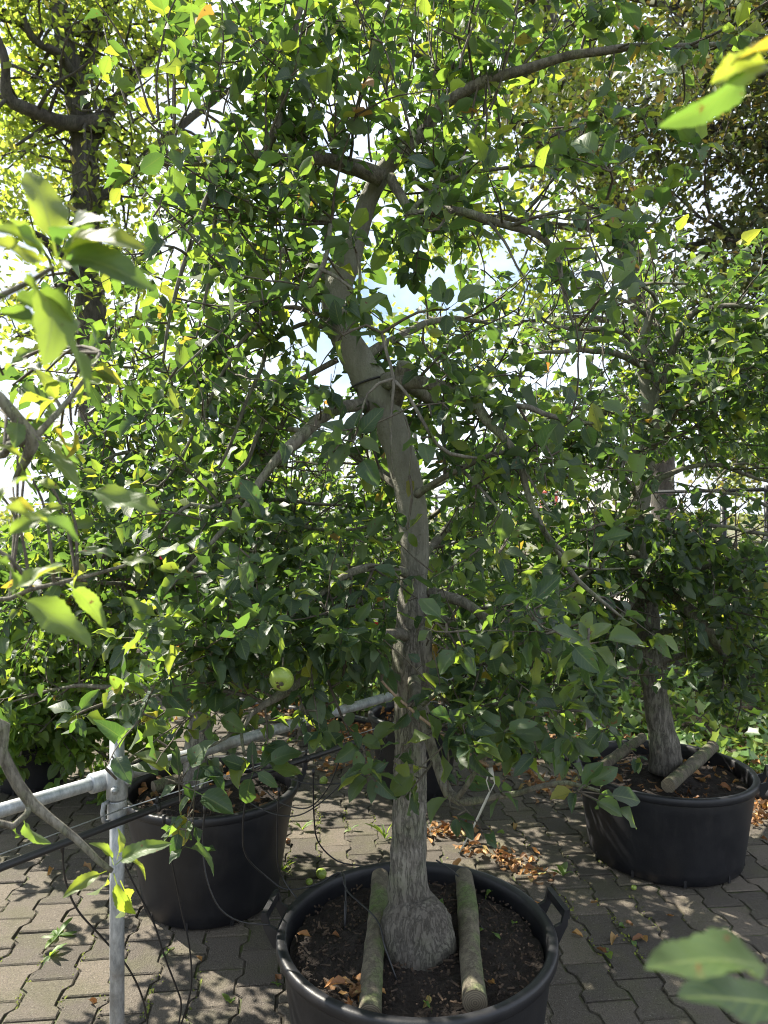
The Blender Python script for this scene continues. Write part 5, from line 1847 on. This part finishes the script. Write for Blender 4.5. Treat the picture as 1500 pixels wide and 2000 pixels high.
# leaves along the thin twigs
for (ax_, ay_, bx_, by_, dd, n_) in ((72, 850, 195, 690, 1.0, 16), (0, 775, 70, 856, 0.93, 5), (60, 1150, 285, 1080, 1.12, 9)):
    for i in range(n_):
        t_ = (i + 0.5) / n_
        bx, by = ax_ + (bx_ - ax_) * t_, ay_ + (by_ - ay_) * t_
        an = FT.rng.uniform(0, 6.28); ln = FT.rng.uniform(50, 95)
        hand_leaf(FT, (bx + math.cos(an) * ln, by + math.sin(an) * ln * 0.8), (bx, by), dd, tilt=FT.rng.gauss(0, .7), d2=dd + FT.rng.uniform(-.05, .06))
for i in range(26):
    bx, by = FT.rng.uniform(-10, 150), FT.rng.uniform(690, 1000)
    an = FT.rng.uniform(0, 6.28); ln = FT.rng.uniform(45, 85)
    dd = FT.rng.uniform(1.0, 1.3)
    b0 = P(bx, by, dd)
    hand_leaf(FT, (bx + math.cos(an) * ln, by + math.sin(an) * ln * 0.8), (bx, by), dd, tilt=FT.rng.gauss(0, .7), d2=dd + FT.rng.uniform(-.06, .06))
    best = min(((np.linalg.norm(p - np.array(b0), axis=1).min(), int(np.linalg.norm(p - np.array(b0), axis=1).argmin()), i_) for i_, (p, r_, lf) in enumerate(FT.limbs)))
    q = Vector(FT.limbs[best[2]][0][best[1]])
    pp, rr_ = smooth_path([q, q.lerp(b0, 0.5) + Vector((0, 0.01, 0.025)), b0], 0.02, [0.003, 0.0024, 0.0018])
    tube(FT.tw, pp, rr_, 5, False)
# curled tuft at the end of the low bare branch
for tip, base, tl in (((130, 1735), (212, 1700), 0.2), ((250, 1800), (222, 1705), -0.2), ((290, 1640), (225, 1690), 0.4), ((245, 1620), (228, 1680), 0.9), ((265, 1795), (235, 1720), 0.5), ((300, 1690), (228, 1670), -0.6), ((205, 1640), (222, 1690), 1.2), ((190, 1760), (215, 1705), 0.9), ((10, 1640), (45, 1595), 0.3), ((60, 1650), (45, 1595), -0.4)):
    hand_leaf(FT, tip, base, 1.20, tilt=tl, d2=1.2 + FT.rng.uniform(-0.05, 0.05), k=5)
FT.finish(300, BIG, BIG)

GT = AppleTree('apple_tree', (0.95, 0.15, 0.0), 'near apple tree with blurred single leaves reaching in over the paving', 'tree', None, 0.08, 'leaf_mixed', None, 97)
GT.trunk([Vector((0.95, 0.15, -0.01)), Vector((0.94, 0.15, 0.8)), Vector((0.96, 0.16, 1.6)), Vector((0.93, 0.16, 2.3))], [0.05, 0.042, 0.034, 0.012], 16, 0.03, 0.1, 14)
for src, pts in (((0.95, 0.15, 1.75), [(1700, 90, 0.45, 12), (1600, 100, 0.46, 9), (1520, 130, 0.47, 7), (1475, 150, 0.48, 5)]), ((0.95, 0.15, 1.3), [(1800, 1800, 0.34, 14), (1660, 1850, 0.33, 10), (1560, 1880, 0.33, 7), (1500, 1890, 0.33, 5)])):
    a, b = px_path(pts)
    s = Vector(src)
    GT.limb([s, s.lerp(a[0], 0.5)] + a, [0.016, 0.01] + b, leafy=0.0)
for tip, base, dd, tl in (((1378, 250), (1470, 120), 0.50, 1.4), ((1405, 150), (1520, 115), 0.50, 1.35), ((1440, 70), (1560, 110), 0.5, -0.4), ((1300, 1840), (1545, 1900), 0.35, 1.1), ((1350, 1930), (1580, 1975), 0.38, 1.4), ((1560, 30), (1530, 120), .46, .2)):
    hand_leaf(GT, tip, base, dd, tilt=tl, d2=dd - 0.02)
GT.finish(40, BIG, BIG)

# ------------------------------------------------------------------ apples
def apple(px_, py_, d, dia, label, mat='apple', stem=None, tilt=(0, 0), on=None):
    acc = Acc()
    r_ = dia / 2
    prof = []
    for i in range(17):
        a = math.pi * i / 16
        rr_ = r_ * (math.sin(a) ** 0.9) * (1 + 0.05 * math.cos(a)) if 0 < i < 16 else 0.0
        z = -r_ * 0.9 * math.cos(a)
        q = min(1, rr_ / (r_ * 0.45))
        z += (-0.22 * r_ * (1 - q) ** 1.5 if i > 8 else 0.16 * r_ * (1 - q) ** 1.5)
        prof.append((max(rr_, 0.0004), z))
    lathe(acc, prof, (0, 0, 0), 26)
    c = P(px_, py_, d)
    if on is not None:
        c.z = on + r_ * 0.86
        c.x = (px_ - 750) / F * c.y
    me = acc.mesh('skin', M[mat])
    root = tag(empty('apple', tuple(c)), label, 'apple')
    o = link('fruit', me, root)
    o.rotation_euler = (tilt[0], tilt[1], 0.4)
    o.scale = (1.04, 0.95, 0.93)
    acc = Acc()
    if stem:
        tube(acc, [c + Vector((0, 0, r_ * 0.6)), c + Vector((0.003, 0, r_ * 0.6 + stem * 0.5)), c + Vector((0.002, 0.004, r_ * 0.6 + stem))], [0.0016, 0.0013, 0.002], 6)
        part('stalk', acc, M['twig'], root)
    acc = Acc()
    lathe(acc, [(0.0004, -r_ * 0.78), (r_ * 0.14, -r_ * 0.80), (r_ * 0.2, -r_ * 0.86), (r_ * 0.1, -r_ * 0.84)], (0, 0, 0), 8)
    cal = link('calyx', acc.mesh('calyx', M['twig']), o)
    return root


def ground_d(py_, z=0.0):
    return F * (EYE - z) / (py_ - 1000.0)


apple(550, 1326, 1.60, 0.054, 'shiny green apple hanging from the low branch by its stalk', stem=0.03, tilt=(-1.15, 0.75))
apple(628, 1700, ground_d(1715), 0.047, 'round green windfall apple on the paving behind the pot rim', on=0.0, tilt=(0.8, 0.5))
apple(604, 1718, ground_d(1728), 0.030, 'small green windfall beside a larger green apple on the paving', on=0.0, tilt=(1.5, 0.2))
apple(632, 1518, ground_d(1532), 0.050, 'pale green windfall apple lying under the drip tubes', on=0.0, tilt=(0.6, -0.7))
apple(562, 1642, ground_d(1648), 0.030, 'brown rotten windfall on the paving by the tall pot', 'apple_brown', on=0.0, tilt=(0.3, 0.3))
apple(1238, 1730, ground_d(1738), 0.024, 'tiny green windfall at the foot of the pot beside the ivy', on=0.0)
apple(961, 1098, 1.92, 0.022, 'tiny green apple among leaves right of the grey trunk', stem=0.01)
apple(348, 822, 2.0, 0.026, 'small brown shrivelled apple hanging in the leaves of the trained limb', 'apple_brown', stem=0.015)
apple(480, 1195, 1.95, 0.030, 'small green apple half hidden in leaves above the hanging apple', stem=0.02)
apple(1042, 1028, 2.6, 0.022, 'tiny green apple in the leaves before the red stand', stem=0.012)

# ------------------------------------------------------------------ labels and tie
acc = Acc()
a = P(957, 1545, 1.74); b = P(897, 1668, 1.72)
v = []; nseg = 8
for i in range(nseg + 1):
    t_ = i / nseg
    c = a.lerp(b, t_) + Vector((0.004 * math.sin(t_ * 3), 0.006 * math.sin(t_ * 2.4), 0))
    w = 0.0065 if t_ > 0.18 else 0.003 + 0.02 * t_
    s = Vector((math.cos(0.5 + t_ * 0.5), math.sin(0.5 + t_ * 0.5) * 0.9, 0.25)).normalized()
    for k in (-1, 1):
        for h in (-0.0004, 0.0004):
            v.append(tuple(c + s * w * k + Vector((0, h, h))))
f = []
for i in range(nseg):
    o_ = i * 4
    for (p_, q_) in ((0, 1), (1, 3), (3, 2), (2, 0)):
        f.append((o_ + p_, o_ + q_, o_ + q_ + 4, o_ + p_ + 4))
f += [(0, 2, 3, 1), (nseg * 4, nseg * 4 + 1, nseg * 4 + 3, nseg * 4 + 2)]
acc.add(v, np.array(f))
tube(acc, [P(957, 1500, 1.745), P(950, 1525, 1.735), P(957, 1548, 1.74), P(966, 1530, 1.75), P(962, 1505, 1.755), P(957, 1500, 1.745)], 0.0016, 6)
tube(acc, [P(958, 1500, 1.74), P(962, 1522, 1.735)], [0.006, 0.005], 8)
thing_mesh('plant_tag', acc, M['tag'], P(957, 1500, 1.745), 'long translucent white plastic plant tag hanging from the low branch', 'tag')


def small_label(px_, py_, d, w, h, mat, label, white=False, rz=0.2):
    c = P(px_, py_, d)
    root = tag(empty('plant_label', tuple(c)), label, 'label')
    rot = Matrix.Rotation(rz, 3, 'Z') @ Matrix.Rotation(0.15, 3, 'Y')
    acc = Acc(); box(acc, c, w, 0.0012, h, rot); part('card', acc, M[mat], root, False)
    if white:
        acc = Acc(); box(acc, c + rot @ Vector((0, 0, h * 0.5 + h * 0.35)), w * 0.9, 0.0012, h * 0.7, rot); part('upper_card', acc, M['white'], root, False)
    acc = Acc(); tube(acc, [c + Vector((0, 0, h * .5)), c + Vector((0.005, 0.003, h * .5 + 0.03)), c + Vector((0.0, 0.01, h * .5 + 0.06))], 0.0012, 5); part('string', acc, M['tag'], root)


small_label(727, 1222, 2.3, 0.036, 0.026, 'redlabel', 'red and white plant label hanging behind the lower trunk', True)
small_label(318, 1085, 2.35, 0.024, 0.026, 'pinklabel', 'small pink plant label deep in the leaves of the railing tree', False, -0.5)

acc = Acc()
pp = []
for i in range(29):
    an = i / 28 * 2 * math.pi
    c = P(722, 748, 2.15)
    rx = 0.0565
    pp.append(c + Vector((math.cos(an) * rx, math.sin(an) * rx, math.cos(an) * 0.018)))
tube(acc, pp, 0.0032, 6)
thing_mesh('tree_tie', acc, M['hose'], P(722, 748, 2.15), 'thin black strap tied round the upper grey trunk', 'tie')

# ------------------------------------------------------------------ fallen leaves
def litter(name, label, n, samp, size, zf, group=None):
    L = Leaves()
    for _ in range(n):
        x, y = samp()
        z = zf(x, y) + rnd.uniform(0.003, 0.022)
        an = rnd.uniform(0, 6.28)
        L.add((x, y, z), (math.cos(an), math.sin(an), rnd.gauss(0.05, 0.25)), (rnd.gauss(0, .45), rnd.gauss(0, .45), rnd.choice((1, 1, -1))), size * rnd.uniform(0.6, 1.2), rnd.randrange(50))
    root = tag(empty(name, (L.b[0][0], L.b[0][1], 0)), label, 'fallen leaves', group, 'stuff')
    stuff_leaves('leaves', L, DRY, 'dead_leaf', root)


def gz(x, y):
    return 0.002 if (Vector((x, y)) - PIPE_A).dot(PN) < 0 else bed_h(x, y)


def samp_pipe():
    while True:
        s = rnd.uniform(-0.6, 4.6); m_ = rnd.gauss(0.0, 0.30) + 0.10
        q = PIPE_A + PD * s + PN * m_
        if mnoise.noise(Vector((q.x * 2.2, q.y * 2.2, 9))) > -0.12 + 0.35 * (m_ < -0.2):
            return q.x, q.y


litter('leaf_litter', 'drift of dry orange and brown leaves along the pipe by the ivy', 1500, samp_pipe, 0.058, gz)


def drift(cx, cy, ax, ay, sx, sy):
    def f_():
        u = rnd.gauss(0, sx); w = rnd.gauss(0, sy)
        return cx + u * ax - w * ay, cy + u * ay + w * ax
    return f_


def gp(px_, py_):
    dd = ground_d(py_)
    return (px_ - 750) / F * dd, dd


x1, y1 = gp(985, 1685)
litter('leaf_drift', 'long heap of orange dry leaves on the paving by the swollen-trunk pot', 75, drift(x1, y1, 0.72, -0.69, 0.12, 0.035), 0.044, gz)
x1, y1 = gp(865, 1625)
litter('leaf_drift', 'small heap of brown dry leaves behind the swollen trunk', 55, drift(x1, y1, 0.9, 0.3, 0.09, 0.05), 0.046, gz)
x1, y1 = gp(1090, 1540)
litter('leaf_drift', 'scatter of brown dry leaves between the two big pots', 90, drift(x1, y1, 0.9, -0.3, 0.22, 0.12), 0.046, gz)
x1, y1 = gp(1485, 1600)
litter('leaf_drift', 'heap of dry leaves against the pipe beside the ivy pot', 110, drift(x1, y1, 0.8, -0.4, 0.22, 0.06), 0.048, gz)
x1, y1 = gp(665, 1440)
litter('leaf_drift', 'dense heap of orange leaves by the narrow pot', 240, drift(x1, y1, 0.8, -0.4, 0.30, 0.16), 0.050, gz)
x1, y1 = gp(660, 1500)
litter('leaf_drift', 'thin scatter of orange leaves on the paving under the drip tubes', 60, drift(x1, y1, 0.8, -0.4, 0.16, 0.10), 0.045, gz)


def samp_pot(cx, cy, rr_):
    def f_():
        q = rr_ * math.sqrt(rnd.random()); a = rnd.uniform(0, 6.28)
        return cx + q * math.cos(a), cy + q * math.sin(a)
    return f_


litter('leaf_litter', 'dry brown leaves lying in the pot beside the ivy', 70, samp_pot(1.315, 3.42, 0.35), 0.046, lambda x, y: 0.352)
litter('leaf_litter', 'dry brown leaves lying in the tall pot behind the railing post', 50, samp_pot(-0.72, 3.04, 0.30), 0.046, lambda x, y: 0.414)
litter('leaf_litter', 'dry brown leaves lying in the narrow pot', 26, samp_pot(0.178, 4.2, 0.22), 0.046, lambda x, y: 0.402)
x1, y1 = (650 - 750) / F * 1.92, 1.92
litter('leaf_litter', 'rust brown leaves heaped inside the front rim of the swollen-trunk pot', 26, lambda: (rnd.gauss(-0.085, 0.03), rnd.gauss(1.905, 0.018)), 0.042, lambda x, y: 0.332)


def single_leaf(px_, py_, z, size, name, label, mat, group, an=None, templates=DRY):
    dd = F * (EYE - z) / (py_ - 1000.0)
    o = bpy.data.objects.new(name, shared_leaf(templates, rnd.randrange(len(templates)), M[mat], name))
    o.location = ((px_ - 750) / F * dd, dd, z + 0.012)
    o.rotation_euler = (rnd.gauss(0, 0.25), rnd.gauss(0, 0.3), rnd.uniform(0, 6.28) if an is None else an)
    o.scale = (size, size, size)
    col.objects.link(o)
    tag(o, label, 'leaf', group)


for (px_, py_) in ((612, 1838), (645, 1832), (1030, 1768), (968, 1930), (1012, 1760), (840, 1950), (758, 1952), (880, 1700)):
    single_leaf(px_, py_, 0.332, rnd.uniform(0.028, 0.042), 'fallen_leaf', 'dry orange-brown leaf lying on the soil of the swollen-trunk pot', 'dead_leaf', 'dry leaves on the pot soil')
for (px_, py_) in ((622, 1748), (950, 1820), (872, 1775), (965, 1745), (955, 1825), (820, 1962), (1000, 1815)):
    single_leaf(px_, py_, 0.332, rnd.uniform(0.028, 0.038), 'fallen_leaf', 'small green fallen leaf lying on the soil of the swollen-trunk pot', 'leaf_bright', 'green leaves on the pot soil', templates=HERO)
for (px_, py_) in ((1112, 1826), (1188, 1872), (1262, 1836), (1264, 1848), (1210, 1835), (1220, 1800), (1300, 1790), (1058, 1675), (160, 1698), (105, 1700), (535, 1905), (1330, 1895), (1005, 1612), (1150, 1770), (170, 1958), (395, 1885), (1050, 1688), (925, 1650)):
    single_leaf(px_, py_, 0.0, rnd.uniform(0.036, 0.052), 'fallen_leaf', 'single dry orange leaf on the paving near the steel post' if px_ < 600 else ('single dry orange leaf on the paving between pot handle and ivy pot' if py_ > 1740 else 'single dry orange leaf on the paving beside the orange leaf heaps'), 'dead_leaf', 'single dry leaves on the paving')
for (px_, py_) in ((1175, 1850), (1228, 1838), (1205, 1815), (1185, 1866), (990, 1632), (955, 1640), (1150, 1628)):
    single_leaf(px_, py_, 0.0, rnd.uniform(0.036, 0.046), 'fallen_leaf', 'single yellow-green fallen leaf on the paving between pot handle and ivy pot' if py_ > 1740 else 'single yellow-green fallen leaf on the paving beside the orange leaf heaps', 'leaf_bright', 'green leaves on the paving', templates=HERO)

# ------------------------------------------------------------------ weeds
def weed(px_, py_, n, size, label, up=0.5, mat='leaf_bright', group=None, name='dandelion', wd=1.3):
    x, y = gp(px_, py_)
    root = tag(empty(name, (x, y, 0)), label, 'weed', group)
    for i in range(n):
        an = i * 2.4 + rnd.uniform(-.8, .8)
        a = Vector((math.cos(an), math.sin(an), up * rnd.uniform(0.1, 2.0))).normalized()
        nn = (Vector((0, 0, 1)) - a * a.z).normalized()
        s = size * rnd.uniform(0.35, 1.2)
        side = a.cross(nn)
        o = bpy.data.objects.new('leaf', shared_leaf(WEED, rnd.randrange(3), M[mat]))
        o.parent = root
        o.matrix_basis = Matrix(((side.x * s * wd, a.x * s, nn.x * s, 0), (side.y * s * wd, a.y * s, nn.y * s, 0), (side.z * s * wd, a.z * s, nn.z * s, 0.001), (0, 0, 0, 1)))
        col.objects.link(o)


weed(112, 1828, 13, 0.115, 'spreading dandelion rosette growing from a joint left of the steel post', 0.35)
weed(98, 1868, 7, 0.055, 'small green seedling below the dandelion rosette', 0.9)
weed(1100, 1712, 5, 0.10, 'upright dandelion plant between the two big pots', 1.6)
weed(450, 1960, 5, 0.045, 'tiny green seedling on the paving beside the drip tubes', 1.6)
weed(590, 1622, 6, 0.06, 'little green weed on the paving behind the green windfalls', 1.5)
weed(685, 1622, 5, 0.05, 'tiny weed in the joint behind the swollen trunk pot', 1.2)
weed(752, 1640, 14, 0.13, 'tuft of thin grass beside the trunk base pot', 2.2, name='grass_tuft', wd=0.22)
weed(552, 1702, 9, 0.12, 'tuft of thin grass at the foot of the tall pot', 1.4, name='grass_tuft', wd=0.22)
weed(329, 1858, 4, 0.04, 'tiny sprout in a joint right of the steel post', 1.6)
weed(538, 1922, 6, 0.035, 'tiny weed beside the swollen-trunk pot rim', 0.9)

# moss cushions along joints
L = Leaves()
for (cx, cy, n, sp) in ((640, 1600, 160, 0.10), (590, 1690, 120, 0.10), (1080, 1660, 160, 0.16), (960, 1640, 120, 0.1), (240, 1480, 220, 0.2), (1160, 1790, 120, 0.12), (110, 1900, 120, .14), (300, 1950, 80, .1), (1250, 1850, 60, .1)):
    x, y = gp(cx, cy)
    for _ in range(n):
        xx, yy = x + rnd.gauss(0, sp), y + rnd.gauss(0, sp)
        an = rnd.uniform(0, 6.28)
        # snap towards the nearest column joint
        u = (xx * ca + (yy - 1.2) * sa); w = (-xx * sa + (yy - 1.2) * ca)
        u = (round(u / PW - 0.5) + 0.5) * PW + rnd.gauss(0, 0.008)
        xx = u * ca - w * sa; yy = u * sa + w * ca + 1.2
        L.add((xx, yy, -0.004), (math.cos(an), math.sin(an), 0.8), (0, 0, 1), rnd.uniform(0.006, 0.014), 0)
moss = tag(empty('moss', (0, 2.6, 0)), 'tiny yellow-green moss tufts growing in the paving joints', 'moss', None, 'stuff')
stuff_leaves('tufts', L, FARL, 'moss', moss)
print('LEAVES', n_main, n_r, n_l, n_m, n_b, oak_n, mid_n, be_n, 'objects', len(bpy.data.objects))
